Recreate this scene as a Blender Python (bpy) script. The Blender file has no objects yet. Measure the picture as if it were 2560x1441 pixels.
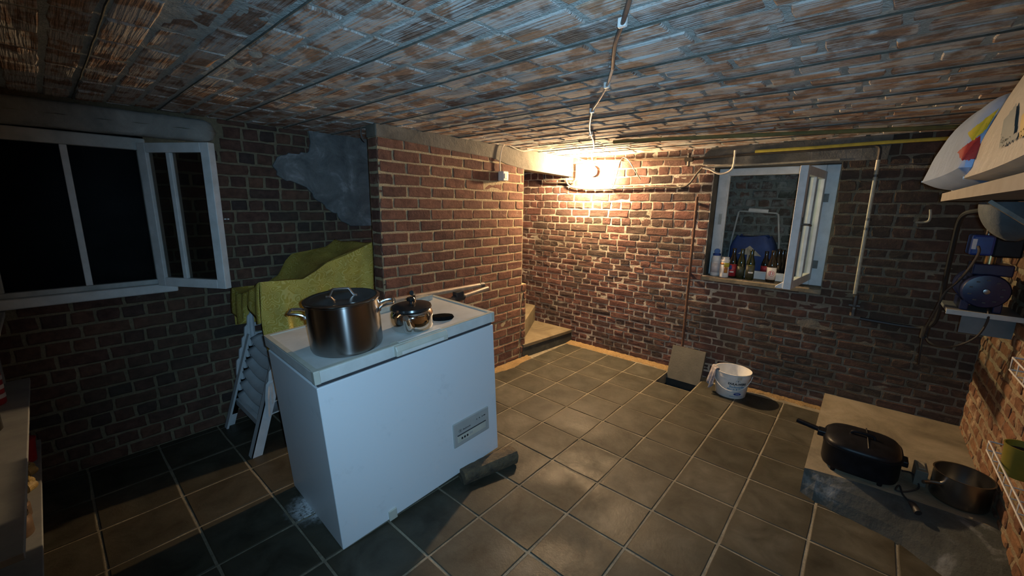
import bpy, bmesh, math, random
import numpy as np
from mathutils import Matrix, Vector
random.seed(7)
PI = math.pi
SC = bpy.context.scene
COL = SC.collection

# ------------------------------------------------------------------ camera
FPX = 1016.709
RC = np.array([[-0.6583159870906594, 0.7525786538152812, 0.015666236383684307],
               [0.13974663171674306, 0.14264044210501792, -0.9798594711487507],
               [-0.7396559606091708, -0.6428678511931234, -0.19907281541601907]])
CC = np.array([10.9299488, 7.03714759, 4.86856119]) * 0.3
cam = bpy.data.cameras.new('camera')
cam.sensor_width = 36.0
cam.lens = FPX / 2560 * 36.0
cam.clip_start = 0.02
camo = bpy.data.objects.new('camera', cam)
COL.objects.link(camo)
m = Matrix.Identity(4)
for r in range(3):
    m[r][0] = RC[0][r]; m[r][1] = -RC[1][r]; m[r][2] = -RC[2][r]; m[r][3] = CC[r]
camo.matrix_world = m
SC.camera = camo

# ------------------------------------------------------------------ world, lights, exposure
w = bpy.data.worlds.new('world'); SC.world = w; w.use_nodes = True
w.node_tree.nodes['Background'].inputs[0].default_value = (0.55, 0.7, 1.0, 1)
w.node_tree.nodes['Background'].inputs[1].default_value = 0.0
SC.view_settings.view_transform = 'Standard'
SC.view_settings.look = 'None'
SC.view_settings.exposure = 0.0
SC.view_settings.gamma = 1.0
SC.view_settings.use_curve_mapping = False
LAMP_POS = (-0.265, -0.02, 1.80)
LAMP_POWER = 4900.0                       # emission strength of the glass bulb
# cool LED light of the photographer's phone, shining into the cellar
tl = bpy.data.lights.new('torch_light', 'SPOT')
tl.energy = 98.0
tl.color = (0.38, 0.69, 1.0)
tl.shadow_soft_size = 0.012
tl.spot_size = math.radians(115)
tl.spot_blend = 0.72
to = bpy.data.objects.new('torch_light', tl); COL.objects.link(to)
to.location = tuple(CC + 0.035 * RC[0] - 0.012 * RC[1])
TORCH_AIM = Vector(to.location) + Vector(RC[2]) + 0.06 * Vector(RC[0])
to.rotation_euler = (TORCH_AIM - Vector(to.location)).to_track_quat('-Z', 'Y').to_euler()

# ------------------------------------------------------------------ small helpers
def at(px, py, axis, val):
    d = RC.T @ np.array([(px - 1280) / FPX, (py - 720.5) / FPX, 1.0])
    s = (val - CC[axis]) / d[axis]
    return CC + s * d
def proj(P):
    q = (np.asarray(P, float) - CC) @ RC.T
    z = np.maximum(q[:, 2], 1e-4)
    return q[:, 0] / z * FPX + 1280, q[:, 1] / z * FPX + 720.5, q[:, 2]

MW = {}
def mw(o):
    return MW[o.name] if o is not None else Matrix.Identity(4)
def tag(o, label, cat, group=None, kind=None):
    if label: o['label'] = label
    if cat: o['category'] = cat
    if group: o['group'] = group
    if kind: o['kind'] = kind
    return o
def thing(name, label, cat, loc=(0, 0, 0), rz=0.0, group=None, kind=None, mat=None):
    o = bpy.data.objects.new(name, None); COL.objects.link(o)
    o.empty_display_size = 0.05
    M = mat.copy() if mat is not None else Matrix.Translation(loc) @ Matrix.Rotation(rz, 4, 'Z')
    o.matrix_world = M
    MW[o.name] = M
    return tag(o, label, cat, group, kind)

def smooth_path(pts, n=6):
    P = [Vector(p) for p in pts]
    if len(P) < 3: return P
    out = []
    for i in range(len(P) - 1):
        p0 = P[max(i - 1, 0)]; p1 = P[i]; p2 = P[i + 1]; p3 = P[min(i + 2, len(P) - 1)]
        for k in range(n):
            t = k / n
            out.append(0.5 * ((2 * p1) + (p2 - p0) * t + (2 * p0 - 5 * p1 + 4 * p2 - p3) * t * t + (3 * p1 - p0 - 3 * p2 + p3) * t ** 3))
    out.append(P[-1])
    return out

class MB:
    def __init__(s): s.v = []; s.f = []
    def add(s, vs, fs):
        b = len(s.v); s.v += [Vector(v) for v in vs]; s.f += [tuple(b + i for i in f) for f in fs]; return s
    def box(s, a, b, M=None):
        x0, y0, z0 = a; x1, y1, z1 = b
        vs = [Vector(p) for p in ((x0, y0, z0), (x1, y0, z0), (x1, y1, z0), (x0, y1, z0), (x0, y0, z1), (x1, y0, z1), (x1, y1, z1), (x0, y1, z1))]
        if M is not None: vs = [M @ v for v in vs]
        return s.add(vs, ((3, 2, 1, 0), (4, 5, 6, 7), (0, 1, 5, 4), (1, 2, 6, 5), (2, 3, 7, 6), (3, 0, 4, 7)))
    def bar(s, p, q, w, h, up=(0, 0, 1)):
        p = Vector(p); q = Vector(q); d = q - p; L = d.length; d.normalize()
        u = Vector(up); a = d.cross(u)
        if a.length < 1e-4: a = d.cross(Vector((1, 0, 0)))
        a.normalize(); b = a.cross(d)
        M = Matrix((d, a, b)).transposed().to_4x4(); M.translation = p
        return s.box((0, -w / 2, -h / 2), (L, w / 2, h / 2), M)
    def tube(s, pts, r, n=8, smooth=0, caps=True):
        P = smooth_path(pts, smooth) if smooth else [Vector(p) for p in pts]
        k = len(P)
        rr = r if isinstance(r, (list, tuple)) else [r] * k
        if len(rr) != k: rr = [rr[0] + (rr[-1] - rr[0]) * i / (k - 1) for i in range(k)]
        t = (P[1] - P[0]).normalized()
        a = t.cross(Vector((0.13, 0.27, 1))); a.normalize()
        vs = []
        for i in range(k):
            if 0 < i < k - 1: t2 = (P[i + 1] - P[i - 1])
            elif i == 0: t2 = P[1] - P[0]
            else: t2 = P[-1] - P[-2]
            if t2.length > 1e-9: t = t2.normalized()
            a = (a - t * a.dot(t)); a.normalize(); b = t.cross(a)
            for j in range(n):
                an = 2 * PI * j / n
                vs.append(P[i] + (a * math.cos(an) + b * math.sin(an)) * rr[i])
        fs = [(i * n + j, i * n + (j + 1) % n, (i + 1) * n + (j + 1) % n, (i + 1) * n + j) for i in range(k - 1) for j in range(n)]
        if caps: fs += [tuple(range(n - 1, -1, -1)), tuple((k - 1) * n + j for j in range(n))]
        return s.add(vs, fs)
    def lathe(s, prof, n=24, M=None, sx=1.0, sy=1.0):
        vs = []; fs = []
        for (r, z) in prof:
            for j in range(n):
                an = 2 * PI * j / n
                v = Vector((r * math.cos(an) * sx, r * math.sin(an) * sy, z))
                vs.append(M @ v if M is not None else v)
        k = len(prof)
        fs = [(i * n + j, i * n + (j + 1) % n, (i + 1) * n + (j + 1) % n, (i + 1) * n + j) for i in range(k - 1) for j in range(n)]
        if prof[0][0] > 1e-4: fs.append(tuple(range(n - 1, -1, -1)))
        if prof[-1][0] > 1e-4: fs.append(tuple((k - 1) * n + j for j in range(n)))
        return s.add(vs, fs)
    def grid(s, fn, nu, nv):
        vs = [fn(i / nu, j / nv) for j in range(nv + 1) for i in range(nu + 1)]
        fs = [(j * (nu + 1) + i, j * (nu + 1) + i + 1, (j + 1) * (nu + 1) + i + 1, (j + 1) * (nu + 1) + i) for j in range(nv) for i in range(nu)]
        return s.add(vs, fs)
    def prism(s, poly, ax, a, b):
        # poly: list of 2-tuples in the plane perpendicular to axis ax; extruded from a to b
        def mk(p, c):
            q = [0, 0, 0]; o = [i for i in range(3) if i != ax]
            q[o[0]] = p[0]; q[o[1]] = p[1]; q[ax] = c; return tuple(q)
        n = len(poly)
        vs = [mk(p, a) for p in poly] + [mk(p, b) for p in poly]
        fs = [tuple(range(n)), tuple(range(2 * n - 1, n - 1, -1))] + [(i, (i + 1) % n, n + (i + 1) % n, n + i) for i in range(n)]
        return s.add(vs, fs)
    def build(s, name, mat, parent=None, world=True, smooth=False, bevel=0, subsurf=0, solid=0, fix=True, seg=2):
        me = bpy.data.meshes.new(name)
        if parent is not None and world:
            inv = mw(parent).inverted(); vs = [inv @ v for v in s.v]
        else: vs = s.v
        me.from_pydata([tuple(v) for v in vs], [], s.f)
        if fix:
            bm = bmesh.new(); bm.from_mesh(me)
            bmesh.ops.remove_doubles(bm, verts=bm.verts, dist=1e-6)
            bmesh.ops.recalc_face_normals(bm, faces=bm.faces)
            bm.to_mesh(me); bm.free()
        me.materials.append(mat)
        if smooth:
            me.polygons.foreach_set('use_smooth', [True] * len(me.polygons))
            try: me.set_sharp_from_angle(angle=math.radians(42))
            except Exception: pass
        o = bpy.data.objects.new(name, me); COL.objects.link(o)
        if parent is not None:
            o.parent = parent; MW[o.name] = mw(parent)
        else: MW[o.name] = Matrix.Identity(4)
        if solid:
            md = o.modifiers.new('s', 'SOLIDIFY'); md.thickness = solid; md.offset = 0
        if bevel:
            md = o.modifiers.new('b', 'BEVEL'); md.width = bevel; md.segments = seg; md.limit_method = 'ANGLE'; md.angle_limit = math.radians(35)
        if subsurf:
            md = o.modifiers.new('u', 'SUBSURF'); md.levels = subsurf; md.render_levels = subsurf
        return o

def text_mesh(txt, size, name, mat, parent, M, bend=None, bold=0.0):
    cu = bpy.data.curves.new('t', 'FONT'); cu.body = txt; cu.size = size; cu.align_x = 'CENTER'; cu.align_y = 'CENTER'
    cu.offset = bold; cu.resolution_u = 2
    ob = bpy.data.objects.new('t', cu); COL.objects.link(ob)
    dg = bpy.context.evaluated_depsgraph_get()
    me = bpy.data.meshes.new_from_object(ob.evaluated_get(dg))
    bpy.data.objects.remove(ob)
    mb = MB()
    vs = [v.co.copy() for v in me.vertices]; fs = [tuple(p.vertices) for p in me.polygons]
    vs = [bend(v) for v in vs] if bend else [M @ v for v in vs]
    mb.add(vs, fs)
    bpy.data.meshes.remove(me)
    return mb.build(name, mat, parent, world=False, fix=False)

# ------------------------------------------------------------------ materials
def lin(c):
    return tuple(((x / 255) / 12.92 if x / 255 < 0.04045 else ((x / 255 + 0.055) / 1.055) ** 2.4) for x in c) + (1,)
class NT:
    def __init__(s, name):
        s.m = bpy.data.materials.new(name); s.m.use_nodes = True
        s.t = s.m.node_tree; s.b = s.t.nodes['Principled BSDF']; s.out = s.t.nodes['Material Output']
        s.pos = s.t.nodes.new('ShaderNodeNewGeometry')
    def n(s, ty, **kw):
        x = s.t.nodes.new(ty)
        for k, v in kw.items(): setattr(x, k, v)
        return x
    def l(s, a, b): s.t.links.new(a, b)
    def val(s, sock, v):
        if hasattr(v, 'links') or isinstance(v, bpy.types.NodeSocket): s.l(v, sock)
        else: sock.default_value = v
    def mp(s, scale=(1, 1, 1), obj=False):
        x = s.n('ShaderNodeMapping'); x.inputs['Scale'].default_value = scale
        if obj:
            tc = s.n('ShaderNodeTexCoord'); s.l(tc.outputs['Object'], x.inputs['Vector'])
        else: s.l(s.pos.outputs['Position'], x.inputs['Vector'])
        return x.outputs['Vector']
    def noise(s, scale, detail=4, rough=0.55, vec=None, dist=0.0):
        x = s.n('ShaderNodeTexNoise'); x.inputs['Scale'].default_value = scale; x.inputs['Detail'].default_value = detail
        x.inputs['Roughness'].default_value = rough; x.inputs['Distortion'].default_value = dist
        s.l(vec if vec is not None else s.pos.outputs['Position'], x.inputs['Vector'])
        return x.outputs['Fac']
    def ramp(s, fac, stops, interp='LINEAR'):
        x = s.n('ShaderNodeValToRGB'); x.color_ramp.interpolation = interp
        el = x.color_ramp.elements
        while len(el) < len(stops): el.new(0.5)
        for e, (p, c) in zip(el, stops):
            e.position = p; e.color = c if len(c) == 4 else tuple(c) + (1,)
        s.l(fac, x.inputs['Fac'])
        return x.outputs['Color']
    def step(s, fac, a, b):
        x = s.n('ShaderNodeMapRange'); x.interpolation_type = 'SMOOTHSTEP'
        x.inputs['From Min'].default_value = a; x.inputs['From Max'].default_value = b
        s.l(fac, x.inputs['Value']); return x.outputs['Result']
    def math(s, op, a, b=0.0):
        x = s.n('ShaderNodeMath', operation=op); s.val(x.inputs[0], a); s.val(x.inputs[1], b); return x.outputs[0]
    def mix(s, fac, a, b, mode='MIX'):
        x = s.n('ShaderNodeMix', data_type='RGBA', blend_type=mode)
        s.val(x.inputs[0], fac); s.val(x.inputs[6], a); s.val(x.inputs[7], b); return x.outputs[2]
    def bump(s, h, strength=0.3, dist=0.01):
        x = s.n('ShaderNodeBump'); x.inputs['Strength'].default_value = strength; x.inputs['Distance'].default_value = dist
        s.l(h, x.inputs['Height']); s.l(x.outputs['Normal'], s.b.inputs['Normal'])
    def base(s, c, rough=0.6, metal=0.0, spec=None):
        s.val(s.b.inputs['Base Color'], c); s.val(s.b.inputs['Roughness'], rough); s.b.inputs['Metallic'].default_value = metal
        if spec is not None: s.b.inputs['Specular IOR Level'].default_value = spec
        return s.m

def plain(name, c1, c2=None, scale=9.0, rough=0.6, metal=0.0, bump=0.0, bscale=60.0, spec=None, dist=0.004, obj=False):
    t = NT(name)
    c2 = c2 or tuple(x * 0.72 for x in c1)
    v = t.mp((1, 1, 1), True) if obj else None
    n = t.noise(scale, 5, 0.6, v)
    c = t.ramp(n, [(0.32, c2), (0.68, c1)])
    if bump: t.bump(t.noise(bscale, 4, 0.6, v), bump, dist)
    return t.base(c, rough, metal, spec)

def right_mask(t):  # noisy mask that grows towards the right end of the back wall
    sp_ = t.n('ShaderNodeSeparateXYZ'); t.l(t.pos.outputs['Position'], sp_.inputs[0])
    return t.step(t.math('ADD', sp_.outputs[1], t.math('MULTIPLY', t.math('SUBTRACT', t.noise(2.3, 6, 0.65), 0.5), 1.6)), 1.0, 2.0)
def brick_mat(name, cols, lime=(0.5, 0.46, 0.38), lime_a=(0.60, 0.74), dark=0.0, streak=False, bump=0.55, right_dark=0.0):
    t = NT(name)
    oi = t.n('ShaderNodeObjectInfo')
    rnd = t.math('FRACT', t.math('ADD', oi.outputs['Random'], t.pos.outputs['Random Per Island']))
    k = len(cols)
    c = t.ramp(rnd, [((i + 0.5) / k, cols[i]) for i in range(k)])
    mott = t.noise(23, 5, 0.65)
    c = t.mix(1.0, c, t.ramp(mott, [(0.25, (0.55, 0.52, 0.5)), (0.72, (1.25, 1.2, 1.15))]), 'MULTIPLY')
    if streak:
        sv = t.mp((85, 3.5, 20)); st = t.noise(1.0, 4, 0.6, sv)
        big = t.noise(8.5, 4, 0.6, None, 0.4)
        mk = t.step(t.math('ADD', t.math('MULTIPLY', st, 0.38), t.math('MULTIPLY', big, 0.92)), 0.57, 0.72)
        mk = t.math('MULTIPLY', mk, 0.80)
        c = t.mix(mk, c, lime + (1,))
    else:
        mk = t.step(t.noise(9, 6, 0.7), lime_a[0], lime_a[1])
        c = t.mix(t.math('MULTIPLY', mk, 0.7), c, lime + (1,))
    if dark:
        dk = t.step(t.noise(1.7, 4, 0.6), 0.46, 0.62)
        c = t.mix(t.math('MULTIPLY', dk, dark), c, (0.045, 0.05, 0.035, 1))
    if right_dark: c = t.mix(t.math('MULTIPLY', right_mask(t), right_dark), c, (0.035, 0.033, 0.024, 1))  # bricks turn darker towards the right
    h = t.math('ADD', t.noise(55, 5, 0.65), t.math('MULTIPLY', t.noise(160, 3, 0.6), 0.5))
    if streak: h = t.math('ADD', t.math('MULTIPLY', h, 0.5), t.math('MULTIPLY', t.noise(1.0, 3, 0.5, t.mp((120, 5, 20))), 1.6))
    t.bump(h, bump, 0.008 if streak else 0.006)
    return t.base(c, 0.92, 0, 0.25)

def mortar_mat(name, c1, c2, bump=0.9, dark=0.0, right_dark=0.0):
    t = NT(name)
    c = t.ramp(t.noise(6, 6, 0.65), [(0.3, c2), (0.68, c1)])
    c = t.mix(0.6, c, t.ramp(t.noise(70, 4, 0.7), [(0.3, (0.55, 0.55, 0.55)), (0.7, (1.15, 1.15, 1.15))]), 'MULTIPLY')
    if dark:
        dk = t.step(t.noise(1.7, 4, 0.6), 0.46, 0.62)
        c = t.mix(t.math('MULTIPLY', dk, dark), c, (0.09, 0.09, 0.06, 1))
    if right_dark: c = t.mix(t.math('MULTIPLY', right_mask(t), right_dark), c, (0.07, 0.066, 0.045, 1))  # mortar darkens along with the bricks, further right
    t.bump(t.math('ADD', t.noise(38, 6, 0.7), t.noise(120, 3, 0.7)), bump, 0.008)
    return t.base(c, 0.95, 0, 0.2)

def concrete(name, c1, c2, c3=None, bump=0.5, rough=0.9, sc=4.0):
    t = NT(name)
    c = t.ramp(t.noise(sc, 7, 0.65, None, 0.6), [(0.3, c2), (0.55, c1), (0.78, c3 or tuple(x * 1.3 for x in c1))])
    t.bump(t.math('ADD', t.noise(14, 6, 0.65), t.math('MULTIPLY', t.noise(80, 4, 0.7), 0.5)), bump, 0.01)
    return t.base(c, rough, 0, 0.3)

B_PART = brick_mat('brick_partition', [(0.168, 0.084, 0.059), (0.140, 0.068, 0.050), (0.191, 0.098, 0.066), (0.124, 0.059, 0.045), (0.174, 0.090, 0.062), (0.101, 0.052, 0.042)], (0.42, 0.34, 0.24), (0.64, 0.80))
B_BACK = brick_mat('brick_back', [(0.165, 0.082, 0.068), (0.12, 0.062, 0.054), (0.18, 0.092, 0.074), (0.09, 0.056, 0.05), (0.14, 0.078, 0.066), (0.075, 0.054, 0.048), (0.16, 0.078, 0.064)], (0.45, 0.38, 0.31), (0.63, 0.80), dark=0.35, bump=0.8, right_dark=0.6)
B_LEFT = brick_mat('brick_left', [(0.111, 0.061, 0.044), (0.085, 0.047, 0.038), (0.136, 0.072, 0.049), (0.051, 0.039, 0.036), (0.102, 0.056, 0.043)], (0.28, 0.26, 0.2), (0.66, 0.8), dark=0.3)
B_RIGHT = brick_mat('brick_right', [(0.180, 0.090, 0.051), (0.144, 0.072, 0.045), (0.216, 0.120, 0.066)], (0.42, 0.33, 0.22), (0.5, 0.7), dark=0.1, bump=0.9)
B_CEIL = brick_mat('brick_ceiling', [(0.33, 0.215, 0.15), (0.28, 0.185, 0.135), (0.37, 0.25, 0.175), (0.31, 0.21, 0.16), (0.25, 0.17, 0.13)], (0.50, 0.50, 0.48), streak=True, bump=0.8)
B_NICHE = brick_mat('brick_niche', [(0.16, 0.11, 0.09), (0.12, 0.10, 0.085), (0.20, 0.12, 0.09), (0.11, 0.12, 0.10)], (0.34, 0.35, 0.31), (0.44, 0.62), dark=0.5)
M_PART = mortar_mat('mortar_partition', (0.47, 0.39, 0.24), (0.33, 0.265, 0.165), 0.8)
M_BACK = mortar_mat('mortar_back', (0.70, 0.63, 0.52), (0.36, 0.31, 0.24), 0.9, dark=0.5, right_dark=0.75)
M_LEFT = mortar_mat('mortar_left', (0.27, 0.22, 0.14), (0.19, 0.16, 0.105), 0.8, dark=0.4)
M_RIGHT = mortar_mat('mortar_right', (0.34, 0.27, 0.18), (0.24, 0.19, 0.12), 1.0)
M_CEIL = mortar_mat('mortar_ceiling', (0.50, 0.53, 0.50), (0.38, 0.41, 0.39), 0.7)
M_NICHE = mortar_mat('mortar_niche', (0.27, 0.28, 0.24), (0.18, 0.19, 0.16), 0.8)
CONC = concrete('concrete_beam', (0.15, 0.138, 0.112), (0.085, 0.08, 0.066))
CONC_GREY = concrete('concrete_lintel', (0.30, 0.31, 0.29), (0.19, 0.20, 0.19), (0.48, 0.49, 0.47), 0.7)
CONC_DK = concrete('concrete_sooty', (0.11, 0.105, 0.09), (0.06, 0.058, 0.05), (0.2, 0.19, 0.17), 0.7)
PLASTER = concrete('plaster_soffit', (0.17, 0.18, 0.18), (0.08, 0.088, 0.09), (0.42, 0.44, 0.45), 0.9, sc=6.5)
SLABM = concrete('platform_concrete', (0.22, 0.185, 0.125), (0.11, 0.092, 0.06), (0.31, 0.27, 0.20), 0.5, sc=3.0)
STEPM = concrete('step_concrete', (0.15, 0.12, 0.072), (0.085, 0.067, 0.04), (0.2, 0.165, 0.11), 0.5)
RISERM = concrete('step_riser', (0.05, 0.052, 0.045), (0.03, 0.032, 0.03), (0.13, 0.125, 0.10), 0.5)
SAND = mortar_mat('sand', (0.33, 0.22, 0.10), (0.22, 0.145, 0.065), 1.0)
GREYWALL = concrete('rear_plaster', (0.07, 0.065, 0.06), (0.05, 0.047, 0.042))
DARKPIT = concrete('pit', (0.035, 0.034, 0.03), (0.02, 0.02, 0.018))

def tile_mat():
    t = NT('floor_tile')
    oi = t.n('ShaderNodeObjectInfo')
    c = t.ramp(oi.outputs['Random'], [(0.1, (0.040, 0.038, 0.028)), (0.4, (0.059, 0.055, 0.041)), (0.7, (0.048, 0.045, 0.033)), (0.95, (0.072, 0.067, 0.051))])
    c = t.mix(1.0, c, t.ramp(t.noise(5.5, 7, 0.62, None, 0.5), [(0.28, (0.45, 0.42, 0.36)), (0.7, (1.35, 1.35, 1.35))]), 'MULTIPLY')
    # darker damp border of every tile
    tc = t.n('ShaderNodeTexCoord'); sp = t.n('ShaderNodeSeparateXYZ'); t.l(tc.outputs['Object'], sp.inputs[0])
    ed = t.math('MAXIMUM', t.math('ABSOLUTE', sp.outputs[0]), t.math('ABSOLUTE', sp.outputs[1]))
    ed = t.math('ADD', ed, t.math('MULTIPLY', t.math('SUBTRACT', t.noise(11, 4, 0.6), 0.5), 0.10))
    c = t.mix(t.math('MULTIPLY', t.step(ed, 0.09, 0.15), 0.7), c, (0.05, 0.043, 0.028, 1))
    # pale scuffs
    sc = t.step(t.noise(34, 6, 0.75, None, 0.8), 0.68, 0.76)
    c = t.mix(t.math('MULTIPLY', sc, 0.30), c, (0.22, 0.2, 0.16, 1))
    # ragged pale patch on the tiles by the freezer foot
    vp = t.n('ShaderNodeVectorMath', operation='DISTANCE'); t.l(t.pos.outputs['Position'], vp.inputs[0]); vp.inputs[1].default_value = (2.575, 0.25, 0.0)
    bl = t.math('MULTIPLY', t.step(t.math('ADD', vp.outputs['Value'], t.math('MULTIPLY', t.noise(16, 5, 0.7), 0.13)), 0.215, 0.12), t.step(t.noise(60, 4, 0.7), 0.32, 0.55))
    c = t.mix(t.math('MULTIPLY', bl, 0.85), c, (0.62, 0.64, 0.66, 1))
    pol = t.noise(2.2, 3, 0.5)
    fine = t.noise(42, 5, 0.7)
    rg = t.math('ADD', t.math('MULTIPLY', t.step(pol, 0.40, 0.62), -0.20), t.math('ADD', 0.50, t.math('MULTIPLY', fine, 0.3)))
    t.bump(t.math('ADD', t.math('MULTIPLY', t.noise(9, 4, 0.6), 1.2), t.noise(70, 5, 0.7)), 0.30, 0.004)
    return t.base(c, rg, 0, 0.23)
TILE = tile_mat()
GROUT = mortar_mat('grout', (0.30, 0.265, 0.19), (0.13, 0.112, 0.08), 0.5)
WOODP = plain('white_painted_wood', (0.70, 0.71, 0.70), (0.56, 0.57, 0.55), 14, 0.5, bump=0.25, bscale=35)
WOODPG = plain('grey_painted_wood', (0.50, 0.52, 0.50), (0.32, 0.34, 0.32), 11, 0.6, bump=0.4, bscale=30)
def glass_mat(name='window_glass', tint=(0.8, 0.86, 0.86, 1), gr=0.06, gk=1.0, dust=0.07):
    t = NT(name)
    tr = t.n('ShaderNodeBsdfTransparent'); tr.inputs[0].default_value = tint
    gl = t.n('ShaderNodeBsdfGlossy'); gl.inputs['Roughness'].default_value = gr; gl.inputs['Color'].default_value = (0.9, 0.95, 1, 1)
    fr = t.n('ShaderNodeFresnel'); fr.inputs[0].default_value = 1.5
    di = t.n('ShaderNodeBsdfDiffuse'); di.inputs[0].default_value = (0.4, 0.42, 0.42, 1)
    m1 = t.n('ShaderNodeMixShader'); t.l(t.math('MULTIPLY', t.step(t.noise(6, 4, 0.6), 0.4, 0.8), dust), m1.inputs[0]); t.l(tr.outputs[0], m1.inputs[1]); t.l(di.outputs[0], m1.inputs[2])
    m2 = t.n('ShaderNodeMixShader'); t.l(t.math('MULTIPLY', fr.outputs[0], gk), m2.inputs[0]); t.l(m1.outputs[0], m2.inputs[1]); t.l(gl.outputs[0], m2.inputs[2])
    t.l(m2.outputs[0], t.out.inputs[0])
    return t.m
GLASS = glass_mat()
GLASS_D = glass_mat('dusty_window_glass', (0.55, 0.58, 0.58, 1), 0.42, 0.06, 0.012)
PIPE_GREY = plain('pipe_painted_grey', (0.17, 0.145, 0.11), (0.09, 0.075, 0.06), 25, 0.5, 0.2, 0.2)
PIPE_DARK = plain('pipe_black_iron', (0.07, 0.06, 0.05), (0.035, 0.03, 0.027), 30, 0.5, 0.3, 0.2)
PIPE_BROWN = plain('pipe_brown', (0.20, 0.13, 0.08), (0.12, 0.08, 0.055), 30, 0.5, 0.2, 0.2)
PIPE_YELLOW = plain('pipe_yellow', (0.55, 0.44, 0.06), (0.38, 0.30, 0.05), 18, 0.5)
PIPE_OLIVE = plain('pipe_olive', (0.20, 0.18, 0.06), (0.12, 0.11, 0.045), 18, 0.55)
PIPE_CREAM = plain('pipe_cream', (0.40, 0.36, 0.27), (0.26, 0.23, 0.17), 22, 0.5)
CABLE_W = plain('cable_pale', (0.62, 0.56, 0.46), (0.45, 0.40, 0.33), 30, 0.45)
CABLE_D = plain('cable_dark', (0.12, 0.10, 0.09), (0.07, 0.06, 0.05), 30, 0.4)
RUBBER = plain('black_rubber', (0.022, 0.022, 0.024), (0.014, 0.014, 0.015), 20, 0.55)
WHITE_PL = plain('white_plastic', (0.74, 0.73, 0.70), (0.62, 0.61, 0.57), 12, 0.45)
RUST = plain('rusty_iron', (0.15, 0.075, 0.045), (0.07, 0.04, 0.03), 40, 0.8, 0.3, 0.5)
CERAM = plain('porcelain', (0.8, 0.78, 0.72), (0.72, 0.7, 0.64), 10, 0.3)
def emis(name, c, s):
    t = NT(name); t.b.inputs['Base Color'].default_value = (1, 1, 1, 1)
    t.b.inputs['Emission Color'].default_value = c; t.b.inputs['Emission Strength'].default_value = s
    return t.m
BULB = emis('bulb_glow', (1.0, 0.68, 0.37, 1), LAMP_POWER)

# ------------------------------------------------------------------ brickwork
XB, YL, YR, ZC, YP, XE = -0.40, -0.95, 2.72, 1.95, -0.285, 4.3
def brick_mesh(name, L, H, mat, seed, bev=0.006, depth=0.022, rough=0.0035):
    rnd = random.Random(seed); j = lambda a: rnd.uniform(-a, a)
    hx, hy = L / 2, H / 2
    ring = [(-hx, -hy), (0, -hy), (hx, -hy), (hx, 0), (hx, hy), (0, hy), (-hx, hy), (-hx, 0)]
    vs = []; cut = [abs(j(rough * 0.9)) for _ in range(8)]
    o = []
    for k, (x, y) in enumerate(ring):
        corner = k % 2 == 0
        f = 1.0
        px = x + j(rough) - (math.copysign(cut[k], x) if corner else 0)
        py = y + j(rough) - (math.copysign(cut[k] * 0.6, y) if corner else 0)
        o.append((px, py))
    for (x, y) in o: vs.append((x, y, -depth))
    for (x, y) in o: vs.append((x, y, -bev * 0.7))
    for (x, y) in o:
        l = math.hypot(x, y)
        sx = max(abs(x) - bev, 0) * math.copysign(1, x) if abs(x) > 1e-3 else x
        sy = max(abs(y) - bev, 0) * math.copysign(1, y) if abs(y) > 1e-3 else y
        vs.append((sx, sy, j(rough * 0.45)))
    vs.append((j(L * 0.15), 0, j(rough * 0.6)))
    fs = []
    for a in (0, 8):
        for k in range(8): fs.append((a + k, a + (k + 1) % 8, a + 8 + (k + 1) % 8, a + 8 + k))
    for k in range(8): fs.append((16 + k, 16 + (k + 1) % 8, 24))
    me = bpy.data.meshes.new(name); me.from_pydata(vs, [], fs); me.materials.append(mat)
    return me, np.array(vs), fs

def rows_bond(v0, v1, pitch_fn, bond, seed):
    rnd = random.Random(seed); out = []; v = v0; i = 0
    while v < v1 - 0.015:
        h = pitch_fn(v)
        out.append((v, min(h, v1 - v), i)); v += h; i += 1
    return out

def lay(u0, u1, rows, L, Hd, joint, bond, openings, seed):
    """returns list of (ua, ub, va, vb, is_stretcher)"""
    rnd = random.Random(seed); out = []
    for (v, h, i) in rows:
        head = (bond == 'english' and i % 2 == 1)
        p = Hd if head else L
        off = rnd.uniform(0, 0.02)
        if bond == 'running': off += (i % 2) * L / 2
        elif bond == 'random': off += rnd.uniform(0, L)
        elif bond == 'english': off += (Hd / 2 if head else 0) + (L / 2 if (i // 2) % 2 and not head else 0)
        u = u0 - p + off % p
        while u < u1:
            pj = p * rnd.uniform(0.95, 1.05)
            if head is False and bond == 'english' and rnd.random() < 0.06: pj = p * 0.5
            a, b = max(u, u0), min(u + pj, u1)
            jj = joint * rnd.uniform(0.75, 1.3)
            ivs = [(a + jj / 2, b - jj / 2)]
            va, vb = v + joint / 2, v + h - joint / 2
            extra = []
            for (oa, ob, oc, od) in openings:
                if vb <= oc or va >= od: continue
                nv = []
                for (x, y) in ivs:
                    if y <= oa or x >= ob: nv.append((x, y)); continue
                    if x < oa: nv.append((x, oa - 0.004))
                    if y > ob: nv.append((ob + 0.004, y))
                    mx, my = max(x, oa), min(y, ob)
                    if my - mx > 0.04:
                        if oc - va > 0.022: extra.append((mx, my, va, oc - 0.004))
                        if vb - od > 0.022: extra.append((mx, my, od + 0.004, vb))
                ivs = nv
            for (x, y) in ivs:
                if y - x > 0.022: out.append((x, y, va, vb))
            for e in extra: out.append(e)
            u += pj
    return out

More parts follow.
